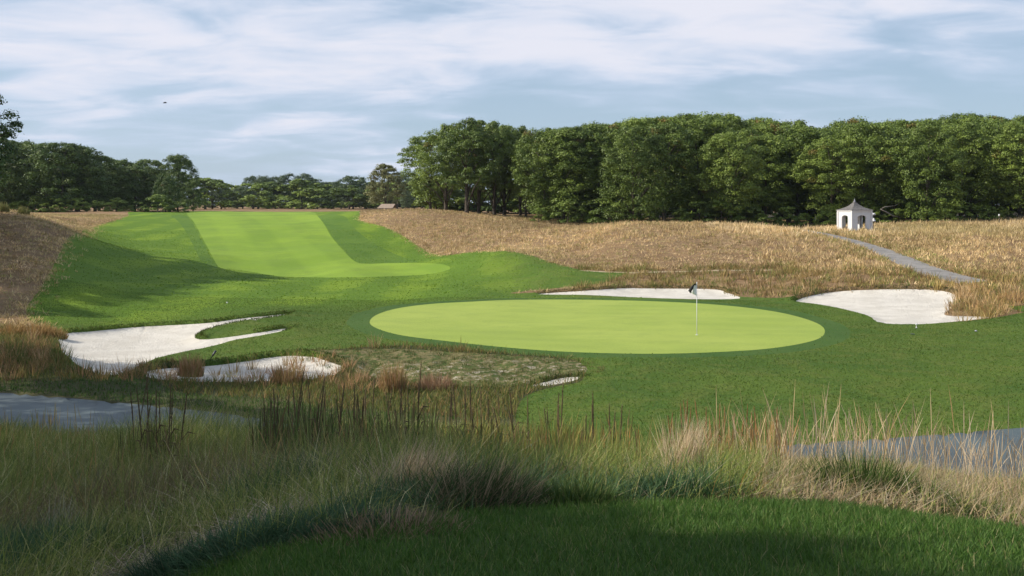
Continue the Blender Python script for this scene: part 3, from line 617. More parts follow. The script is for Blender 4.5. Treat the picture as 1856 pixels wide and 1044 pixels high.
EDL = np.array([hit(*p) for p in spline(rough_px, 3, False)]); EDR = np.array([hit(*p) for p in spline(rough_px2[:12], 3, False)])
def spill(a, b): return np.minimum(pdist(a, b, EDL, False), pdist(a, b, EDR, False)) < np.abs(rng.normal(0, .55, np.shape(a)))
packs.append(tufts(7, 46, 150, -.56, .14, spill, .25, 8, (.15, .42), .04, FES, ['fairway', 'first_cut', 'putting_green', 'collar'] + SANDS, .8))
packs.append(tufts(1.2, 92, 135, -.12, .30, lumpy, .3, 8, (.4, .65), .045, FES, (), .3))
packs.append(tufts(4.2, 50, 132, .18, .56, field, .30, 8, (.30, .60), .045, FES, (), .6))
packs.append(tufts(1.8, 50, 132, .18, .56, lambda a, b: field(a, b) & (fnoise(a, b, 3.5, 3) > .25), .35, 9, (.35, .6), .045, DKF, (), .5))
packs.append(tufts(3.5, 66, 108, .2, .56, lambda a, b: on_mound(a, b) & (pdist(a, b, REG['track']) < 2.4 + fnoise(a, b, 2)) & (a > 24 + (b - 66) * .1), .3, 9, (.2, .4), .045, ([(.26,.27,.07), (.19,.24,.05), (.34,.30,.10)], [3, 2, 2]), (), .6))
packs.append(tufts(1.1, 98, 150, .18, .56, on_mound, .4, 10, (.45, .85), .05, ([(.70,.53,.29), (.78,.61,.37), (.56,.41,.20)], [3, 2, 2]), (), .3))
# taller grass on the face behind the two far bunkers
def face(x_, y_):
    px_ = pxof(x_, y_); return on_mound(x_, y_) & (px_ > 1040) & (y_ < np.where(px_ > 1450, 72 - (px_ - 1450) * .012, 77))
packs.append(tufts(5.5, 46, 78, .05, .56, face, .28, 14, (.30, .75), .03, ([(.36,.25,.10), (.27,.22,.07), (.50,.36,.18), (.14,.18,.04), (.17,.11,.045)], [2.6, 3, 1.6, 3, 3]), (), .3))
packs.append(tufts(2.4, 48, 62, .30, .56, face, .35, 22, (.6, 1.05), .03, ([(.46,.29,.13), (.38,.28,.10), (.55,.39,.21)], [3, 3, 2]), (), .25))
stuff('fescue_grass', packs, M['dry'], 'dry golden brown fescue covering the mounds and the field behind', 'grass')

# ------------------------------------------------------------------ single tussocks, each its own thing
def tussock(label, px, py, h, r, n, cols, wts, lean=.5, az0=None, droop=.5, wid=None, d=None, group=None, name='grass_tussock'):
    if d is None: X, Y = hit(px, py)
    else: X, Y = (px - CX) / F * d, d
    z = gz1(X, Y); n = int(n * (.7 if Y < 9 else 1)); wid = wid or (.0048 + Y * .0004)
    a = rng.uniform(0, 6.28, n); q = np.sqrt(rng.random(n)); p = np.stack([np.cos(a) * q * r, np.sin(a) * q * r * .8, np.zeros(n)], 1)
    p[:, 2] = height(X + p[:, 0], Y + p[:, 1]) - z - .02
    a = a + rng.normal(0, .8, n)
    aa = a if az0 is None else np.where(rng.random(n) < .75, rng.normal(az0, .45, n), a)
    V, Q, C = blades(p, h * rng.uniform(.3, 1.15, n) * (1 - .55 * q ** 3), np.full(n, wid), aa, lean * (.3 + .7 * q) * rng.uniform(.2, 1.4, n), droop * rng.random(n), pal(n, cols, wts), 3)
    o = link(name, quads_mesh(name, V, Q, C), M['dry']); o.location = (X, Y, z); tag(o, label, 'grass tussock', group); return o
TEAL = [(.05,.105,.05), (.075,.145,.065), (.14,.18,.09)]; PALE = [(.40,.31,.18), (.50,.40,.26), (.32,.24,.13)]; DG = [(.05,.095,.018), (.085,.135,.028), (.14,.16,.05)]
tussock('broad blue-green tussock flopping over at the lower left', 450, 985, .20, .50, 4200, TEAL, [4, 4, 1], .9, None, .9)
tussock('dark blue-green tussock in the bottom left corner', 90, 1010, .34, .50, 3800, TEAL, [4, 3, 2], .7, None, .7)
tussock('pale upright wisp of grass rising from the bottom left tussock', 105, 975, .40, .14, 260, [(.35,.34,.25), (.45,.42,.32), (.2,.22,.12)], [3, 2, 2], .35, 1.2)
tussock('wispy grey seed stems sweeping right above the brown thatch at lower left', 165, 905, .55, .12, 240, [(.30,.28,.19), (.40,.36,.26), (.12,.14,.05)], [3, 2, 2], .7, .1)
tussock('wide blue-green tussock left of the foreground lawn edge', 600, 955, .17, .42, 3000, TEAL, [4, 4, 1], .9, None, .9)
tussock('windswept dark tussock with pale brown blades beside the foreground lawn', 860, 915, .36, .40, 3600, [(.06,.10,.03), (.20,.155,.09), (.30,.23,.14), (.04,.07,.02)], [4, 3, 2, 3], .8, .35)
tussock('low tan tuft at the lawn edge below the windswept tussock', 700, 957, .14, .50, 1800, [(.26,.18,.11), (.33,.24,.16), (.13,.11,.06)], [3, 2, 2], .9)
tussock('small dark green tuft right of the windswept tussock', 1045, 912, .22, .30, 1700, DG, [4, 3, 1], .7)
tussock('dark green tussock at the foot of the tall straw clump', 1235, 900, .24, .45, 2400, [(.035,.08,.03), (.05,.11,.035), (.10,.13,.05)], [4, 3, 1], .8)
tussock('tall pale straw clump standing upright right of centre', 1235, 0, .66, .15, 1700, [(.62,.50,.33), (.72,.60,.42), (.50,.39,.24)], [3, 3, 2], .34, .15, .35, .0055, 9.6)
tussock('flattened straw mat beside the tall pale straw clump', 1130, 872, .22, .40, 1400, PALE, [3, 2, 3], 1.2, 0, .3)
tussock('big spiky green tussock at the right edge of the foreground lawn', 1560, 900, .40, .36, 2400, DG, [4, 3, 1.4], .75, None, .3)
tussock('second spiky green tussock, right of the biggest one', 1665, 915, .26, .30, 1600, DG, [4, 3, 1.4], .8, None, .4)
tussock('low dark green tussock nearest the right edge of the lawn', 1765, 942, .2, .3, 1600, DG, [4, 3, 1], .8, None, .5)
tussock('brown withered tuft at the lawn edge beneath the straw clump', 1330, 905, .12, .40, 900, [(.20,.14,.08), (.28,.20,.12), (.10,.09,.04)], [3, 2, 2], 1.0)
THATCH = [(.36,.28,.20), (.46,.38,.28), (.27,.19,.13)]
tussock('grey brown thatch lying flat left of the blue-green tussock', 330, 905, .42, .30, 2200, THATCH, [3, 2, 2], 1.35, None, .2)
tussock('matted brown thatch behind the broad blue-green tussock', 440, 902, .42, .36, 2200, THATCH, [3, 2, 2], 1.35, None, .2)
tussock('pale thatch with loose blades behind the wide blue-green tussock', 600, 890, .42, .40, 2200, THATCH, [3, 3, 1], 1.3, None, .2)
tussock('strawy thatch left of the windswept tussock', 740, 895, .42, .35, 2200, [(.42,.33,.21), (.50,.40,.27), (.3,.22,.13)], [3, 3, 1], 1.25, .3, .2)
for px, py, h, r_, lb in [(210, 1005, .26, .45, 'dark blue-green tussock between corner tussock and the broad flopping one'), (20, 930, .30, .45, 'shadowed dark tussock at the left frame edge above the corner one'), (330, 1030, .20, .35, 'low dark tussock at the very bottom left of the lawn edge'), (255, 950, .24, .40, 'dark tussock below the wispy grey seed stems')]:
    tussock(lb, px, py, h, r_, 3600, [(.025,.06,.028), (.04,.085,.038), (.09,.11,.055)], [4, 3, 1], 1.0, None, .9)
tussock('frayed grey straw tuft fanning out in the dark lower left', 300, 900, .5, .22, 420, [(.46,.40,.29), (.38,.31,.21), (.30,.27,.17)], [3, 2, 2], .9, .3, .4)
tussock('bleached straw tuft leaning over the brown thatch', 520, 885, .42, .22, 420, [(.50,.42,.30), (.40,.32,.20)], [3, 2], 1.0, .2, .4)
tussock('tan thatch strip before the yellow-green meadow', 990, 885, .36, .40, 900, [(.42,.32,.19), (.50,.38,.24), (.3,.22,.13)], [3, 3, 1], 1.3, .3, .2)
for px, lb in [(585, 'upright dark green reed clump among the dark stalks'), (668, 'slimmer dark green reed clump right of the first'), (520, 'loose green reed clump left of the dark stalks'), (1010, 'yellow-green reed clump before the little sand scrape'), (870, 'yellowish reed clump below the bank')]:
    tussock(lb, px, 0, 1.05 if px < 700 else .9, .30, 650, [(.07,.12,.035), (.10,.15,.045), (.16,.17,.06)] if px < 700 else [(.22,.23,.06), (.34,.28,.08), (.14,.17,.04)], [3, 3, 1.5], .26, None, .35, .016, 15.5 + (px % 7) * .3)
for px, py, h, lb in [(420, 880, .30, 'olive meadow tussock above the grey brown thatch'), (300, 860, .36, 'grassy olive hump in the middle of the left meadow'), (960, 870, .3, 'yellow-green tussock behind the windswept dark one'), (1420, 885, .34, 'yellow-green tussock between straw clump and spiky green tussock')]:
    tussock(lb, px, py, h, .40, 1700, [(.11,.135,.035), (.17,.18,.06), (.25,.22,.10)] if px < 900 else [(.14,.19,.04), (.22,.23,.07), (.30,.26,.12)], [4, 3, 1], .7, None, .6)
tussock('rounded russet fescue clump before the sandy bank', 713, 697, .95, .42, 700, RED[0], RED[1], .22, None, .15, .02, 33.5)
tussock('russet clump of fescue spilling over the front of the lower bunker', 520, 697, .72, .5, 700, RED[0], RED[1], .3, None, .2, .02, 34)
tussock('pinkish fescue clump right of the rounded russet one', 788, 700, .55, .6, 700, [(.36,.22,.14), (.30,.19,.10), (.40,.28,.18)], [2, 2, 1], .3, None, .2, .02, 34)
for px, py, h, r_, lb in [(72, 622, .75, .6, 'orange brown fescue clump at the left tip of the big bunker'), (28, 628, .6, .55, 'lower orange fescue clump left of the one at the bunker tip'), (98, 634, .5, .5, 'small russet clump hugging the rim of the big left bunker')]:
    tussock(lb, px, py, h, r_, 700, [(.42,.25,.10), (.34,.22,.08), (.50,.35,.17), (.20,.19,.06)], [3, 2, 2, 1], .45, None, .4, .028, 43.5)
tussock('tan fescue clump growing in front of the big left bunker', 345, 702, .8, .4, 600, RED[0], RED[1], .25, None, .2, .02, 34.5)
tussock('yellow-green tuft on the crest of the left mound, at the frame edge', 6, 384, .95, .5, 420, [(.20,.21,.07), (.30,.27,.12)], [3, 2], .25, None, .15, .05, 98)
tussock('yellow-green tuft on the crest of the left mound, further right', 43, 382, .85, .5, 420, [(.20,.21,.07), (.30,.27,.12)], [3, 2], .25, None, .15, .05, 98)
tussock('low bunch of fescue on the green slope left of the hill crest', 1262, 402, .6, .6, 420, FES[0], FES[1], .3, None, .2, .05, 108).__setitem__('label', 'taller fescue bunch on the crest of the right-hand mound')

# dried stalks standing in the meadow
stalk_meshes = []
for i in range(7):
    mb = MB(); h = 1.0; bx, by = random.uniform(-.06, .06), random.uniform(-.06, .06)
    pts_ = [(bx * t * t, by * t * t, t * h) for t in (0, .3, .55, .65, .75, .85, .95, 1)]
    head = .35 + .3 * random.random()
    mb.tube(pts_, [.0045, .004, .005 + .004 * head, .0085, .0095, .008, .006, .002], 6)
    for k in range(9):                                # small husks
        t = random.uniform(.45, .97); a = random.uniform(0, 6.28); q = Vector((bx * t * t, by * t * t, t))
        mb.tube([q, q + Vector((math.cos(a) * .022, math.sin(a) * .022, .03))], [.005, .001], 4)
    if i % 2:
        for k in range(4):
            t = random.uniform(.15, .5); a = random.uniform(0, 6.28); q = Vector((bx * t * t, by * t * t, t))
            mb.tube([q, q + Vector((math.cos(a) * .08, math.sin(a) * .08, .10)), q + Vector((math.cos(a) * .2, math.sin(a) * .2, .09))], [.004, .009, .001], 4)
    stalk_meshes.append(mb.mesh('dried_stalk', True))
M['stalk'] = mat_plain('dried stalk', (.105, .075, .038), .8, .3, 20, .3)
M['stalk2'] = mat_plain('rusty stalk', (.23, .12, .045), .8, .3, 20, .3)
stalk_rust = [m_.copy() for m_ in stalk_meshes]
for a, b in zip(stalk_meshes, stalk_rust): a.materials.append(M['stalk']); b.materials.append(M['stalk2'])
SG = 'dried stalks standing in the meadow'
def stalks(spec, rust, label, group):
    for px, top, d in spec:
        X = (px - CX) / F * d; z = gz1(X, d); h = ZC - (top - HY) / F * d - z
        o = link('dried_stalk', random.choice(stalk_rust if rust else stalk_meshes), None); o.location = (X, d, z - .02)
        o.scale = (1, 1, max(h, .3)); o.rotation_euler = (random.gauss(0, .075), random.gauss(0, .06), random.uniform(0, 6.28)); tag(o, label, 'plant stalk', group)
L1 = [(243, 702), (256, 715), (291, 706), (309, 702), (237, 650), (262, 690), (270, 680), (284, 700), (302, 690), (316, 692)]
stalks([(p, t, random.uniform(15, 18)) for p, t in L1], False, 'dark dried stalk in the small cluster before the left bunkers', 'dark stalks in front of the left path')
xtra = lambda a, b, n, t0, t1: [(random.uniform(a, b), random.uniform(t0, t1)) for _ in range(n)]
L2 = xtra(485, 770, 34, 690, 790) + [(480, 712), (488, 720), (505, 716), (522, 700), (525, 664), (540, 690), (556, 672), (565, 683), (572, 690), (580, 700), (592, 705), (610, 690), (624, 715), (640, 700), (655, 705), (672, 680), (688, 690), (700, 712), (716, 705), (733, 700), (753, 650), (760, 690)]
stalks([(p, t, random.uniform(13, 17.5)) for p, t in L2], False, 'dark dried stalk in the dense stand left of centre', 'dark stalks in the dense stand left of centre')
L3 = xtra(800, 1130, 22, 705, 790) + [(815, 700), (832, 690), (838, 702), (857, 682), (873, 700), (887, 706), (905, 712), (935, 690), (955, 715), (990, 735), (1010, 710), (1016, 690), (1062, 745), (1105, 742), (1122, 730)]
stalks([(p, t, random.uniform(14, 18)) for p, t in L3], False, 'dark dried stalk before the grassy bank near the picture centre', 'dark stalks before the bank')
L4 = xtra(1205, 1420, 14, 730, 800) + [(1210, 745), (1222, 750), (1236, 728), (1245, 715), (1252, 722), (1270, 722), (1282, 735), (1302, 728), (1316, 735), (1330, 745), (1352, 728), (1365, 745), (1405, 760)]
stalks([(p, t, random.uniform(15, 18.5)) for p, t in L4], True, 'rusty brown stalk standing behind the tall straw clump', 'rusty stalks behind the straw clump')

# ------------------------------------------------------------------ trees
def crown_mesh(seed, H, Rr, base, nclump, nleaf, leaf=.26, open_=0.0, prof_=None, red=.007, dense=.62, flat=.8, nz=.42, csz=.24):
    """leaf faces in overlapping domed clumps through the crown's volume"""
    g = np.random.default_rng(seed)
    prof_ = prof_ or [(0, .55), (.12, .85), (.35, 1.0), (.6, .92), (.8, .68), (.93, .4), (1, .12)]
    px_, pr = zip(*prof_); C, RC = [], []
    lob = g.uniform(0, 6.28, 4); hb = H - base
    for i in range(nclump):
        t = g.random() ** .85; a = g.uniform(0, 6.28); wob = 1 + .16 * math.sin(2 * a + lob[0]) + .12 * math.sin(3 * a + lob[1] + 4 * t) + .08 * math.sin(5 * a + lob[2])
        rm = Rr * np.interp(t, px_, pr) * wob; q = g.uniform(.45, 1) ** .5 if g.random() > .2 else g.random()
        rc = g.uniform(.5, 1.25) * Rr * csz * (1 - .2 * t)
        C.append((math.cos(a) * rm * q, math.sin(a) * rm * q, base + t * (hb - rc * .4) + g.normal(0, .15))); RC.append(rc)
    C = np.array(C); RC = np.array(RC); m_ = nleaf // nclump
    d = g.normal(0, 1, (nclump, m_, 3)); d /= np.linalg.norm(d, axis=2)[:, :, None]; d[:, :, 2] = np.where(d[:, :, 2] < -.25, -d[:, :, 2], d[:, :, 2])
    rad = RC[:, None] * (dense + (1 - dense + .12) * g.random((nclump, m_))) * (1 + .18 * g.normal(0, 1, (nclump, m_)) * (g.random((nclump, m_)) < .35))
    P = C[:, None, :] + d * rad[:, :, None] * np.array([1, 1, flat]); P = P.reshape(-1, 3)
    keep = P[:, 2] > .15; n = len(P)
    nv = d.reshape(-1, 3) * .9 + np.array([0, 0, .3]) + g.normal(0, nz, (n, 3)); nv /= np.linalg.norm(nv, axis=1)[:, None]
    t1 = np.cross(nv, g.normal(0, 1, (n, 3))); t1 /= np.linalg.norm(t1, axis=1)[:, None]; t2 = np.cross(nv, t1)
    s = leaf * g.uniform(.55, 1.25, n)[:, None]
    V = np.stack([P - t1 * s * .5, P + t2 * s * .32, P + t1 * s * .5, P - t2 * s * .32], 1)[keep]
    ck = np.repeat(np.clip(g.normal(.42, .22, nclump), 0, 1), m_); cr = np.repeat((g.random(nclump) < red) * g.uniform(.5, 1, nclump), m_)
    cc = np.stack([np.clip(ck + g.normal(0, .12, n), 0, 1), cr, np.zeros(n)], 1)[keep]
    n = len(V)
    return quads_mesh('crown', V.reshape(-1, 3), np.arange(n * 4).reshape(-1, 4), np.repeat(cc, 4, 0)), C
def trunk_mesh(seed, H, Rr, base, C, r0=.24, nlimb=9, lean=.03):
    g = random.Random(seed); mb = MB(); top = base + (H - base) * .72
    dx, dy = g.uniform(-lean, lean) * H, g.uniform(-lean, lean) * H
    P = [Vector((dx * t * t + .12 * math.sin(5 * t + seed) * t, dy * t * t, top * t)) for t in (0, .04, .15, .35, .55, .75, 1)]
    mb.tube(P, [r0 * 1.5, r0 * 1.1, r0, r0 * .85, r0 * .65, r0 * .42, r0 * .12], 9)
    idx = g.sample(range(len(C)), min(nlimb, len(C)))
    for i in idx:
        c = Vector(C[i]); t = min(.9, max(.28, (c.z - Rr * .5) / top)); k = min(5, int(t * 6)); s = P[k].lerp(P[min(k + 1, 6)], .4)
        if s.z > c.z: s = P[2].lerp(P[3], .5)
        m1 = s.lerp(c, .45) + Vector((g.uniform(-.2, .2), g.uniform(-.2, .2), .25 * (c - s).length * .4))
        mb.tube([s, m1, s.lerp(c, .8) + Vector((0, 0, .15)), c], [r0 * .42, r0 * .28, r0 * .16, r0 * .05], 6)
    return mb.mesh('trunk', True)
def species(key, nvar, H, Rr, base, ncl, nlf, mat, leaf=.26, r0=.24, nlimb=9, **kw):
    o = []
    for i in range(nvar):
        cm_, C = crown_mesh(hash_(key) + i, H, Rr, base, ncl, nlf, leaf, **kw); cm_.materials.append(M[mat])
        tm = trunk_mesh(hash_(key) + i, H, Rr, base, C, r0, nlimb); tm.materials.append(M['bark']); o.append((cm_, tm, H, Rr))
    return o
def hash_(s): return sum(ord(c) * (i + 3) for i, c in enumerate(s))
SP = {
 'wood': species('wood', 7, 13.5, 4.6, 1.8, 250, 30000, 'oak', .25, .20, 14, csz=.225, prof_=[(0, .45), (.2, .68), (.5, 1), (.7, .95), (.86, .82), (.95, .60), (1, .35)]),
 'open': species('open', 4, 13.5, 5.0, 3.6, 190, 24000, 'oak', .25, .30, 14, csz=.2),
 'skirt': species('skirt', 3, 13.5, 4.6, .6, 260, 30000, 'oak', .25, .20, 14, csz=.225, prof_=[(0, .85), (.2, .98), (.5, 1), (.7, .92), (.86, .78), (.95, .55), (1, .3)]),
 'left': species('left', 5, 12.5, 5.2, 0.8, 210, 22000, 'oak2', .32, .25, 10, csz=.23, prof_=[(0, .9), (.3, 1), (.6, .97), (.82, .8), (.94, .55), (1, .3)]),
 'far': species('far', 4, 12, 5.6, 1.4, 120, 12000, 'farleaf', .42, .28, 12, prof_=[(0, .6), (.25, .9), (.55, 1.0), (.8, .9), (.93, .65), (1, .35)], dense=.5, flat=.85, csz=.25),
 'gold': species('gold', 1, 11, 5.0, 1.6, 130, 14000, 'goldleaf', .36, .22, 14, dense=.4),
 'shrub': species('shrub', 4, 3.2, 2.0, .1, 40, 5500, 'oak', .22, .06, 4, prof_=[(0, .9), (.4, 1), (.8, .6), (1, .2)]),
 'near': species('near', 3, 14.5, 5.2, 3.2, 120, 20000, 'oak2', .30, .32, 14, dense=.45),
}
def tree(kind, px, d, H, label, cat='tree', group=None, name='oak_tree', vi=None, rz=None, wid=1.0, X=None):
    v = SP[kind]; cm_, tm, h0, r0 = v[(vi if vi is not None else random.randrange(len(v)))]
    if X is None: X = (px - CX) / F * d
    z = gz1(X, d); o = empty(name, (X, d, z - .05), rz if rz is not None else random.uniform(0, 6.28), label, cat, group)
    s = H / h0; o.scale = (s * wid, s * wid, s)
    link('trunk', tm, None, o); link('crown', cm_, None, o); return o
def Hfor(px, top, d):
    return ZC + (HY - top) / F * d - gz1((px - CX) / F * d, d)
TOPS = [(745,300),(770,240),(800,222),(850,216),(900,216),(940,228),(1000,225),(1050,219),(1110,214),(1180,209),(1240,205),(1300,207),(1335,208),(1400,213),(1440,219),(1500,223),(1540,211),(1600,210),(1650,216),(1700,212),(1745,200),(1800,205),(1856,210),(2300,210)]
tp = lambda px: float(np.interp(px, *zip(*TOPS)))
def near_word(px):
    marks = [(1549, 'the white pavilion'), (1262, 'the flagstick'), (1100, 'the saddle between the mounds'), (1820, 'the right frame edge')]
    return min(marks, key=lambda m_: abs(m_[0] - px))[1]
# the open-trunked group at the wood's left end
for i, (px, d, top, wd, lb) in enumerate([
    (808, 158, 224, .92, 'oak at the left end of the wood, its low boughs over the mound crest'),
    (846, 154, 214, .95, 'oak with the thickest bare trunk, leftmost visible trunk of the wood'),
    (868, 160, 216, .85, 'oak whose trunk stands second from the left below the wood'),
    (896, 157, 219, .8, 'oak whose trunk stands third from the left below the wood'),
    (914, 161, 226, .75, 'oak whose trunk stands fourth from the left, in the wood shadow'),
    (943, 163, 228, .7, 'slim oak fifth in the row of bare trunks left of the dense wood'),
    (953, 155, 240, .6, 'slim oak last in the row of bare trunks, touching the dense wood')]):
    tree('open', px, d, Hfor(px, top + 4, d), lb, vi=i % 4, wid=wd)
# dense wood: front row
fr_px = [1022, 1085, 1148, 1205, 1266, 1325, 1388, 1446, 1508, 1565, 1622, 1680, 1742, 1800, 1858, 1920]
fr_lb = ['pale green oak first in the dense wood, reaching down to the fescue', 'light green oak second in the dense wood front, layered boughs', 'oak above the left slope of the right mound, third in the front', 'tall oak behind the right mound, left of the flag line', 'oak directly above the flagstick in the wood front', 'dark oak right of the flagstick line in the wood front',
         'dark oak in the wood front midway between flagstick and pavilion', 'oak over the dip where the far path starts', 'oak just left of the white pavilion', 'oak directly behind the white pavilion roof', 'oak just right of the white pavilion, bare grey boughs below', 'full leafy oak second to the right of the pavilion', 'oak below the highest point of the wood skyline', 'dark oak above the second white post at the right', 'oak cut by the right frame edge', 'oak just beyond the right frame edge']
for i, px in enumerate(fr_px):
    d = 138 + 5 * math.sin(i * 2.1) + (8 if px < 1100 else 0) + (4 if 1380 < px < 1560 else 0)
    sk = px < 1180 or i in (10, 11, 12)
    tree('skirt' if sk else 'wood', px, d, Hfor(px, tp(px) + random.uniform(12, 34), d), fr_lb[i], vi=i % 3 if sk else i % 7, wid=random.uniform(.92, 1.12))
WHERE = ['behind the last bare trunk', 'behind the pale green first oak', 'between the first and second front oaks', 'behind the second front oak', 'above the saddle before the right mound', 'over the left shoulder of the right mound', 'above the crest of the right mound', 'just left of the flagstick line', 'just right of the flagstick line', 'over the right flank of the mound', 'midway between flagstick and pavilion', 'above the start of the far path', 'to the left of the pavilion finial', 'straight over the pavilion', 'over the bare grey boughs', 'above the open golden field right of the pavilion', 'beside the highest point of the skyline', 'at the right frame edge']
for r_, (d0, n, g_) in enumerate([(147, 17, 'oak crowns showing over the front row of the dense wood'), (156, 16, 'oak crowns on the skyline of the dense wood')]):
    for i in range(n):
        px = 985 + 960 * (i + .5 * (r_ % 2)) / n + random.uniform(-10, 10); d = d0 + random.uniform(-2.5, 2.5)
        tree('wood', px, d, Hfor(px, tp(px) + (4 if r_ else 7) + random.uniform(-3, 10), d), ['second-row oak crown ', 'skyline oak crown '][r_] + WHERE[min(17, max(0, int((px - 960) / 50)))], group=g_, vi=(i * 3 + r_) % 7, wid=random.uniform(.95, 1.15))
for i in range(11):
    px = 780 + 1150 * i / 10; d = 172 + random.uniform(-3, 3)
    tree('wood', px, d, Hfor(px, tp(px) + 14, d), 'oak deep inside the dense wood behind the front rows', group='oaks deep in the wood', vi=i % 7, wid=1.25)
for i in range(22):
    px = 985 + 40 * i + random.uniform(-9, 9); d = (133 if px > 1090 else 142) + random.uniform(-1.5, 3)
    if 1505 < px < 1600: d = 136
    tree('shrub', px, d, random.uniform(1.5, 3.4), 'leafy undergrowth shrub along the foot of the dense wood', 'shrub', 'shrubs along the foot of the wood', 'shrub', vi=i % 4, wid=random.uniform(1, 1.5))
for i, px in enumerate((790, 812, 835, 860, 885, 915, 940, 965, 990, 1015, 1040, 1070)):
    tree('shrub', px, 186 + 4 * (i % 3), random.uniform(4, 6.5), 'green thicket shrub seen between the bare oak trunks', 'shrub', 'thicket beyond the bare trunks', 'shrub', vi=i % 4, wid=1.6)
for i in range(20):
    px = 985 + 48 * i
    tree('shrub', px, 166 + 3 * (i % 3), random.uniform(4.5, 6.5), 'thicket shrub in the dark interior of the dense wood', 'shrub', 'thicket inside the dense wood', 'shrub', vi=i % 4, wid=1.7)
# left wood
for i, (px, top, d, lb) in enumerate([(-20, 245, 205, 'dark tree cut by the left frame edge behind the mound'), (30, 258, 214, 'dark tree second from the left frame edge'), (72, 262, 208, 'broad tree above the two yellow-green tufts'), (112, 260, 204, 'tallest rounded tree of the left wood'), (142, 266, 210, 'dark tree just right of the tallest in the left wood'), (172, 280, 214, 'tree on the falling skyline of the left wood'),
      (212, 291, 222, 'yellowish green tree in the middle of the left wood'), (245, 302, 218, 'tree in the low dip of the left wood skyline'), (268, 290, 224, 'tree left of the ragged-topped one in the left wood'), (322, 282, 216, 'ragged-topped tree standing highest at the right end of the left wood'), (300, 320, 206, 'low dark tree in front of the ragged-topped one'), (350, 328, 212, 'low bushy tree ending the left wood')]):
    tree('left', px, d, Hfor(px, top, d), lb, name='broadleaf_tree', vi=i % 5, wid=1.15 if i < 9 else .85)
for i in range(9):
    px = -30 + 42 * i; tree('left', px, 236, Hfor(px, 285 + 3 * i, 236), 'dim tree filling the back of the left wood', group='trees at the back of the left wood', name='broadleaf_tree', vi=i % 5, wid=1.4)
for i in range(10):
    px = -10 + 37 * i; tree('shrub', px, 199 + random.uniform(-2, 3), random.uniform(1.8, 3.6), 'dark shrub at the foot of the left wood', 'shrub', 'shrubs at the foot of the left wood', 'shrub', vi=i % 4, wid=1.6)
# far belt
for i, (px, top, d, lb) in enumerate([(385, 328, 330, 'round-topped far tree standing right of the left wood'), (408, 352, 340, 'low far tree in the gap right of the round-topped one'), (440, 340, 330, 'pale yellowish far tree starting the distant belt'), (468, 320, 345, 'open-branched far tree at the left of the distant belt'), (500, 321, 350, 'second open-branched tree of the distant belt'), (536, 315, 340, 'tallest tree of the distant belt, in its middle'), (568, 325, 348, 'far tree just right of the tallest in the belt'),
      (600, 331, 352, 'thin far tree in the lower stretch of the belt'), (640, 320, 330, 'round far tree left of the golden one'), (664, 332, 345, 'low far tree tucked left of the golden one'), (730, 318, 335, 'dark far tree right behind the golden one'), (765, 322, 330, 'far tree between the golden one and the oaks'), (618, 338, 372, 'small far tree behind the low stretch of the belt')]):
    tree('far', px, d, Hfor(px, top, d), lb, name='far_tree', vi=i % 4, wid=1.25)
for i in range(15):
    px = 372 + 29 * i; tree('shrub', px, 318 + 22 * (i % 3), random.uniform(6, 9), 'hazy hedge shrub beneath the distant belt of trees', 'shrub', 'shrubs under the distant belt', 'shrub', vi=i % 4, wid=2.0)
tree('gold', 699, 262, Hfor(699, 298, 262), 'single golden-olive tree standing over the small shelter roof', name='golden_tree', wid=1.0)
tree('far', 738, 280, Hfor(738, 345, 280), 'dark low tree right beside the golden-olive one', name='far_tree', vi=1, wid=.9)
# trees left of the view whose shade falls on hill and foreground
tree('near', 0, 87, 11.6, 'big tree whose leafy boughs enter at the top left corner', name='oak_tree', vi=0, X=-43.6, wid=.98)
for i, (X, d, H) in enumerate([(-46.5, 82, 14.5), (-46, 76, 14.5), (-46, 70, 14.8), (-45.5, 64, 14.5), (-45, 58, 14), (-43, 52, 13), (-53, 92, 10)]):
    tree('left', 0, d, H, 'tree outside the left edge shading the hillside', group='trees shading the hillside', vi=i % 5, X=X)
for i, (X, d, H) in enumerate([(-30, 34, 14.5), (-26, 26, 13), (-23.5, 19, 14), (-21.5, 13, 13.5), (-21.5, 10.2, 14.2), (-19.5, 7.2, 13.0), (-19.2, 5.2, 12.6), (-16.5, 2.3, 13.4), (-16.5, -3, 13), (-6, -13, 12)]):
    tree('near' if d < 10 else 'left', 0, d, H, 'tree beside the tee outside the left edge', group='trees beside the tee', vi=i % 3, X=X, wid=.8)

# bare grey boughs in front of the wood
def bough(label, pts_, d, r0=.05):
    w_ = [Vector(((px - CX) / F * (d + k), d + k, ZC - (py - HY) / F * (d + k))) for px, py, k in pts_]
    mb = MB(); o = w_[0]; mb.tube([p - o for p in w_], [r0 * (1 - .6 * i / (len(w_) - 1)) for i in range(len(w_))], 6)
    ob = mb.build('bare_bough', M['deadwood'], None, True); ob.location = o; tag(ob, label, 'bough')
M['deadwood'] = mat_plain('grey dead wood', (.26, .23, .20), .9, .2, 10, .5)
bough('forked grey dead bough at the wood foot right of the pavilion', [(1640, 396, 1.5), (1618, 391, 0), (1606, 384, 0), (1596, 379, 0), (1604, 375, .3), (1622, 373, .8), (1640, 362, 2)], 133.5, .09)

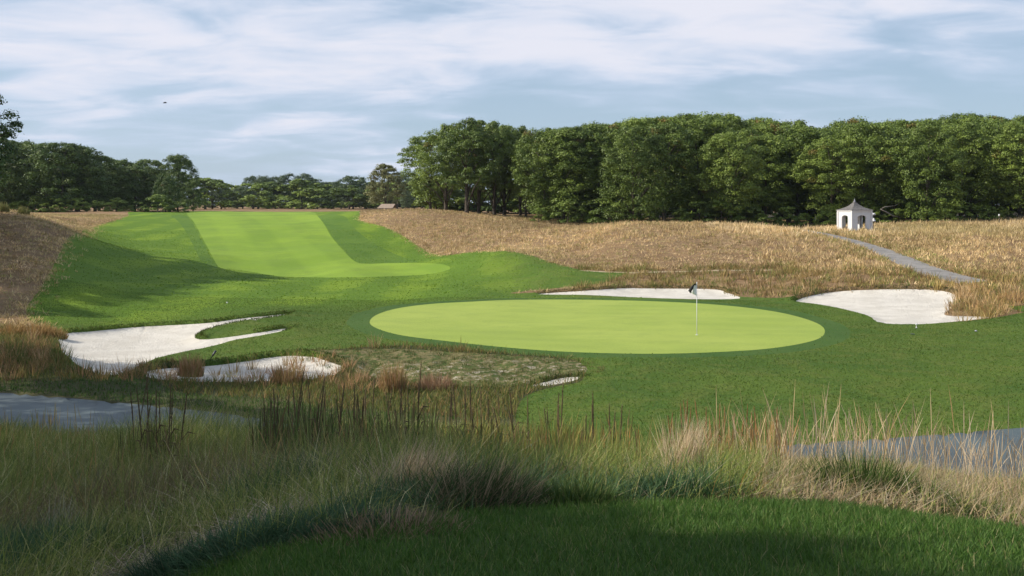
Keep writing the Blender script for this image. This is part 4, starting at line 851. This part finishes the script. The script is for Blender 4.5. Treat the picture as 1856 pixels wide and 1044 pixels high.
# ------------------------------------------------------------------ pavilion
gx, gy = (1549 - CX) / F * 110, 110.0; gzv = gz1(gx, gy)
pv = empty('pavilion', (gx, gy, gzv - .10), R(19), 'small white square pavilion with bell-shaped shingle roof before the wood', 'pavilion')
pv.scale = (.92, .92, .95)
S, HW = 2.5, 2.1
mb = MB(); mb.box((0, 0, .06), (S + .3, S + .3, .16)); mb.build('floor', M['seat'], pv)
def wall(rz, ow):
    mb = MB(); w2 = S / 2; t = .13; cs, sn = math.cos(rz), math.sin(rz)
    def tr(x, y_, z): return (x * cs - y_ * sn, x * sn + y_ * cs, z)
    y0, y1 = -w2, -w2 + t
    arch = [(-ow, .14), (-ow, 1.50)] + [(-ow * math.cos(a), 1.50 + .22 * math.sin(a)) for a in np.linspace(.25, PI - .25, 9)] + [(ow, 1.50), (ow, .14)]
    e = w2 - .002 if rz in (0, PI) else w2 - t - .002
    outer = [(-e, .14), (-e, HW * .8), (-e, HW)] + [(-e + 2 * e * (k + 1) / 8, HW) for k in range(7)] + [(e, HW), (e, HW * .8), (e, .14)]
    nA = len(arch)
    oA = [(-e, .14), (-e, 1.50)] + [(-e + 2 * e * (k) / 8, HW) for k in range(9)] + [(e, 1.50), (e, .14)]
    V = [tr(x_, y0, z_) for x_, z_ in arch] + [tr(x_, y0, z_) for x_, z_ in oA] + [tr(x_, y1, z_) for x_, z_ in arch] + [tr(x_, y1, z_) for x_, z_ in oA]
    Fc = []
    for k in range(nA - 1):
        Fc += [(k, k + 1, nA + k + 1, nA + k), (2*nA + k + 1, 2*nA + k, 3*nA + k, 3*nA + k + 1), (k + 1, k, 2*nA + k, 2*nA + k + 1), (nA + k, nA + k + 1, 3*nA + k + 1, 3*nA + k)]
    Fc += [(0, nA, 3*nA, 2*nA), (nA - 1, 2*nA - 1, 4*nA - 1, 3*nA - 1)]
    mb.add(V, Fc); o = mb.build('wall', M['white'], pv)
    for sx in (-1, 1):
        tm = MB(); tm.box(tr(sx * (ow + .035), y0 - .012, .82)[:3], (.06, .03, 1.36), rz)
        tm.build('opening_trim', M['white'], o)
for rz, ow in ((0, .54), (PI / 2, .30), (PI, .34), (-PI / 2, .54)): wall(rz, ow)
for sx in (-1, 1):
    for sy in (-1, 1):
        mb = MB(); mb.box((sx * (S / 2), sy * (S / 2), HW / 2 + .07), (.17, .17, HW - .13)); mb.build('corner_post', M['white'], pv)
mb = MB(); mb.box((0, 0, HW + .05), (S + .12, S + .12, .10)); mb.box((0, 0, HW + .13), (S + .22, S + .22, .06)); mb.build('cornice', M['white'], pv)
mb = MB(); pr_ = [(1.40, HW + .16), (1.39, HW + .19), (1.02, HW + .31), (.70, HW + .46), (.44, HW + .64), (.25, HW + .83), (.13, HW + .98), (.08, HW + 1.05)]
V = []; 
for r_, z_ in pr_:
    for a in range(4):
        for k in range(1):
            sx, sy = ((-1, -1), (1, -1), (1, 1), (-1, 1))[a]; V.append((sx * r_, sy * r_, z_))
Fc = [(i * 4 + a, i * 4 + (a + 1) % 4, (i + 1) * 4 + (a + 1) % 4, (i + 1) * 4 + a) for i in range(len(pr_) - 1) for a in range(4)] + [(3, 2, 1, 0), tuple(len(pr_) * 4 - 4 + k for k in range(4))]
mb.add(V, Fc); rf = mb.build('roof', M['shingle'], pv)
mb = MB(); mb.lathe([(.10, 1.03), (.14, 1.07), (.07, 1.12), (.05, 1.16), (.08, 1.20), (.05, 1.25), (.015, 1.29), (.01, 1.40)], 10, (0, 0, HW)); mb.build('finial', M['lead'], rf, True)
mb = MB(); mb.box((0, S / 2 - .36, .5), (S - .9, .4, .06)); mb.box((0, S / 2 - .36, .3), (S - 1.0, .06, .38)); mb.build('bench_seat', M['seat'], pv)
mb = MB(); mb.box((0.16, .1, 1.04), (1.5, .06, 1.8), PI / 2); mb.build('inner_screen', M['white'], pv)

# white posts by the wood (drinking post / ball washer), two of them
def post(px, top, d, label, full=True):
    X = (px - CX) / F * d; z = gz1(X, d); h = ZC - (top - HY) / F * d - z
    o = empty('white_post', (X, d, z), 0, label, 'post')
    mb = MB(); mb.tube([(0, 0, 0), (0, 0, h - .30)], [.035, .035], 8); mb.build('pole', M['dark'], o)
    mb = MB(); k_ = 1 if full else .5; mb.lathe([(.05 * k_, h - .24), (.17 * k_, h - .20), (.18 * k_, h - .08), (.13 * k_, h - .02), (.03 * k_, h)], 12); mb.build('head', M['white'], o, True)
    if full:
        mb = MB(); mb.lathe([(.22, h - .85), (.20, h - .80), (.09, h - .62), (.05, h - .52)], 10); mb.build('collar', M['white'], o, True)
post(1583.5, 386, 112, 'white-headed post standing right of the white pavilion')
post(1811, 388, 118, 'tiny white-topped post at the wood edge near the right frame edge', False)

# shelter roof below the golden tree
d = 255; X = (701 - CX) / F * d; z = gz1(X, d)
sh = empty('shelter', (X, d, z), R(-6), 'low shelter with pale sloping roof beneath the golden tree', 'shelter')
ze = ZC - (377 - HY) / F * d - z; zr = ZC - (369.5 - HY) / F * d - z
mb = MB(); mb.add([(-1.95, -1.2, ze), (1.6, -1.2, ze), (1.95, .2, zr), (-1.3, .2, zr), (-1.95, -1.2, ze - .12), (1.6, -1.2, ze - .12), (1.95, .2, zr - .12), (-1.3, .2, zr - .12), (-1.6, 1.5, ze), (1.95, 1.5, ze)],
                  [(0, 1, 2, 3), (7, 6, 5, 4), (0, 4, 5, 1), (1, 5, 6, 2), (0, 3, 7, 4), (3, 2, 9, 8)]); mb.build('roof', M['wood'], sh)
for sx in (-1.4, 1.35):
    for sy in (-1, 1.2):
        mb = MB(); mb.box((sx, sy, (ze - .1) / 2), (.14, .14, max(ze - .1, .2))); mb.build('leg', M['bark'], sh)

# ------------------------------------------------------------------ flagstick
fx, fy = hit(1263, 607); fz = gz1(fx, fy)
fg = empty('flagstick', (fx, fy, fz), 0, 'white flagstick with black and white flag standing in the putting green', 'flagstick')
mpp = fy / F; ht = (607 - 513) * mpp
mb = MB(); mb.tube([(0, 0, -.12), (0, 0, ht * .5), (0, 0, ht)], [.016, .014, .012], 10); mb.build('pole', M['cloth'], fg, True)
mb = MB(); mb.lathe([(.012, ht), (.022, ht + .01), (.020, ht + .03), (.004, ht + .04)], 10); mb.build('tip', M['cloth'], fg, True)
def sheet(rows, name, mat, parent, th=.006):
    """rows of 3D points forming a folded cloth, given a little thickness"""
    nr_, nc = len(rows), len(rows[0]); V = [p for r_ in rows for p in r_]; V += [(p[0], p[1] + th, p[2]) for p in V]; o_ = nr_ * nc; Fc = []
    for i in range(nr_ - 1):
        for j in range(nc - 1):
            a = i * nc + j; Fc += [(a, a + 1, a + nc + 1, a + nc), (o_ + a + nc, o_ + a + nc + 1, o_ + a + 1, o_ + a)]
    for i in range(nr_ - 1):
        a = i * nc; b = a + nc - 1; Fc += [(a, a + nc, o_ + a + nc, o_ + a), (b + nc, b, o_ + b, o_ + b + nc)]
    for j in range(nc - 1):
        a = j; b = (nr_ - 1) * nc + j; Fc += [(a + 1, a, o_ + a, o_ + a + 1), (b, b + 1, o_ + b + 1, o_ + b)]
    m_ = MB(); m_.add(V, Fc); return m_.build(name, mat, parent, True)
T = lambda px, py, q=0: ((px - 1263) * mpp, q, (607 - py) * mpp)
rows = []
for i in range(9):
    t = i / 8; a = np.array([1262.3, 514 + 22 * t]); b = np.array([1257.5 - 6 * t, 518 + 12.5 * t])
    rows.append([T(*(a + (b - a) * s), .04 * math.sin(6 * s + 3 * t)) for s in np.linspace(0, 1, 6)])
wf = sheet(rows, 'flag', M['cloth'], fg)
rows = []
for i in range(9):
    t = i / 8; a = np.array([1262.2 - 11.2 * t, 514 + 18 * t]); b = np.array([1259.4 - 12 * t, 513.5 + 13 * t - 3 * math.sin(PI * t) * .5])
    rows.append([T(*(a + (b - a) * s), -.03 + .03 * math.sin(5 * s + 3 * t)) for s in np.linspace(0, 1, 6)])
bf = sheet(rows, 'black_panel', M['black'], wf)
mb = MB(); mb.lathe([(.054, .005), (.060, .006), (.060, -.02), (.054, -.02)], 20); cp = mb.build('hole_rim', M['cup'], fg)

# small things on the turf
def place(px, py): X, Y = hit(px, py); return X, Y, gz1(X, Y)
X, Y, z = place(381, 650)
mk = empty('leaning_stake', (X, Y, z), 0, 'dark leaning stake stuck in the grass tongue between the left bunkers', 'stake')
a, b = Vector((0, 0, -.02)), Vector((.20, 0.05, .27)); mb = MB(); mb.tube([a, a.lerp(b, .35), a.lerp(b, .4), b], [.018, .020, .034, .030], 8); mb.build('shaft', M['dark'], mk, True)
mb = MB(); mb.tube([a.lerp(b, .5) + Vector((-.03, -.01, .012)), a.lerp(b, .97) + Vector((-.03, -.01, .012))], [.012, .012], 6); mb.build('strip', M['lead'], mk, True)
def marker(px, py, label, tall):
    X, Y, z = place(px, py); o = empty('turf_marker', (X, Y, z), 0, label, 'marker')
    mb = MB(); h = .20 if tall else .07
    mb.lathe([(.03, 0), (.04, .02), (.018, .04), (.018, h - .06), (.045, h - .045), (.045, h), (.01, h + .01)] if tall else [(.05, 0), (.055, .02), (.04, h * .8), (.01, h * .85)], 10); mb.build('head', M['white' if tall else 'lead'], o, True)
    mb = MB(); mb.lathe([(.055, .0), (.055, .018), (.03, .02)], 12); mb.build('base', M['dark'], o, True)
marker(1661, 595, 'small upright white marker on the turf just below the right bunker', True)
marker(1769, 601, 'low pale marker on the turf right of the upright one', False)
X, Y, z = place(1654, 606); mb = MB(); mb.lathe([(.09, 0), (.10, .008), (.09, .014), (.01, .014)], 14)
o = mb.build('sprinkler_cap', M['dark'], None, True); o.location = (X, Y, z + .01); tag(o, 'flat grey sprinkler cap in the turf below the right bunker', 'sprinkler')
X, Y, z = place(411.5, 550); mb = MB(); mb.lathe([(.001, -.045), (.03, -.035), (.045, 0), (.03, .035), (.001, .045)], 10)
o = mb.build('range_ball', M['white'], None, True); o.location = (X, Y, z + .04); tag(o, 'white ball lying on the sunlit turf above the left bunker', 'ball')

# bird
bd = empty('bird', ((299 - CX) / F * 70, 70, ZC + (HY - 186.5) / F * 70), R(30), 'tiny dark bird flying in the sky above the left wood', 'bird')
mb = MB(); mb.tube([(-.13, 0, 0), (-.07, 0, 0), (0, 0, .005), (.07, 0, .012), (.10, 0, .018), (.13, 0, .012)], [.012, .022, .032, .026, .020, .004], 8); mb.build('body', M['bird'], bd, True)
for s in (-1, 1):
    mb = MB(); V = [(.05, 0, .02), (-.05, 0, .02), (-.04, s * .10, .055), (.04, s * .10, .06), (-.05, s * .21, .03), (-.02, s * .22, .03)]; V += [(a, b, c - .006) for a, b, c in V]
    mb.add(V, [(0, 3, 2, 1), (3, 5, 4, 2), (6, 7, 8, 9), (9, 8, 10, 11), (0, 1, 7, 6), (0, 6, 9, 3), (3, 9, 11, 5), (1, 2, 8, 7), (2, 4, 10, 8), (4, 5, 11, 10)]); mb.build('wing', M['bird'], bd)

# ------------------------------------------------------------------ the air
mb = MB(); mb.box((0, 760, 28), (3400, 1760, 64)); m = newmat('haze air')
v = nd('ShaderNodeVolumePrincipled'); v.inputs['Color'].default_value = (.78, .88, 1, 1); v.inputs['Density'].default_value = 0.00007; v.inputs['Anisotropy'].default_value = 0.2
om = nd('ShaderNodeOutputMaterial'); L.new(v.outputs[0], om.inputs['Volume'])
hzo = mb.build('haze', m); hzo['kind'] = 'stuff'; hzo['label'] = 'thin blue haze in the air before the far trees'; hzo['category'] = 'haze'
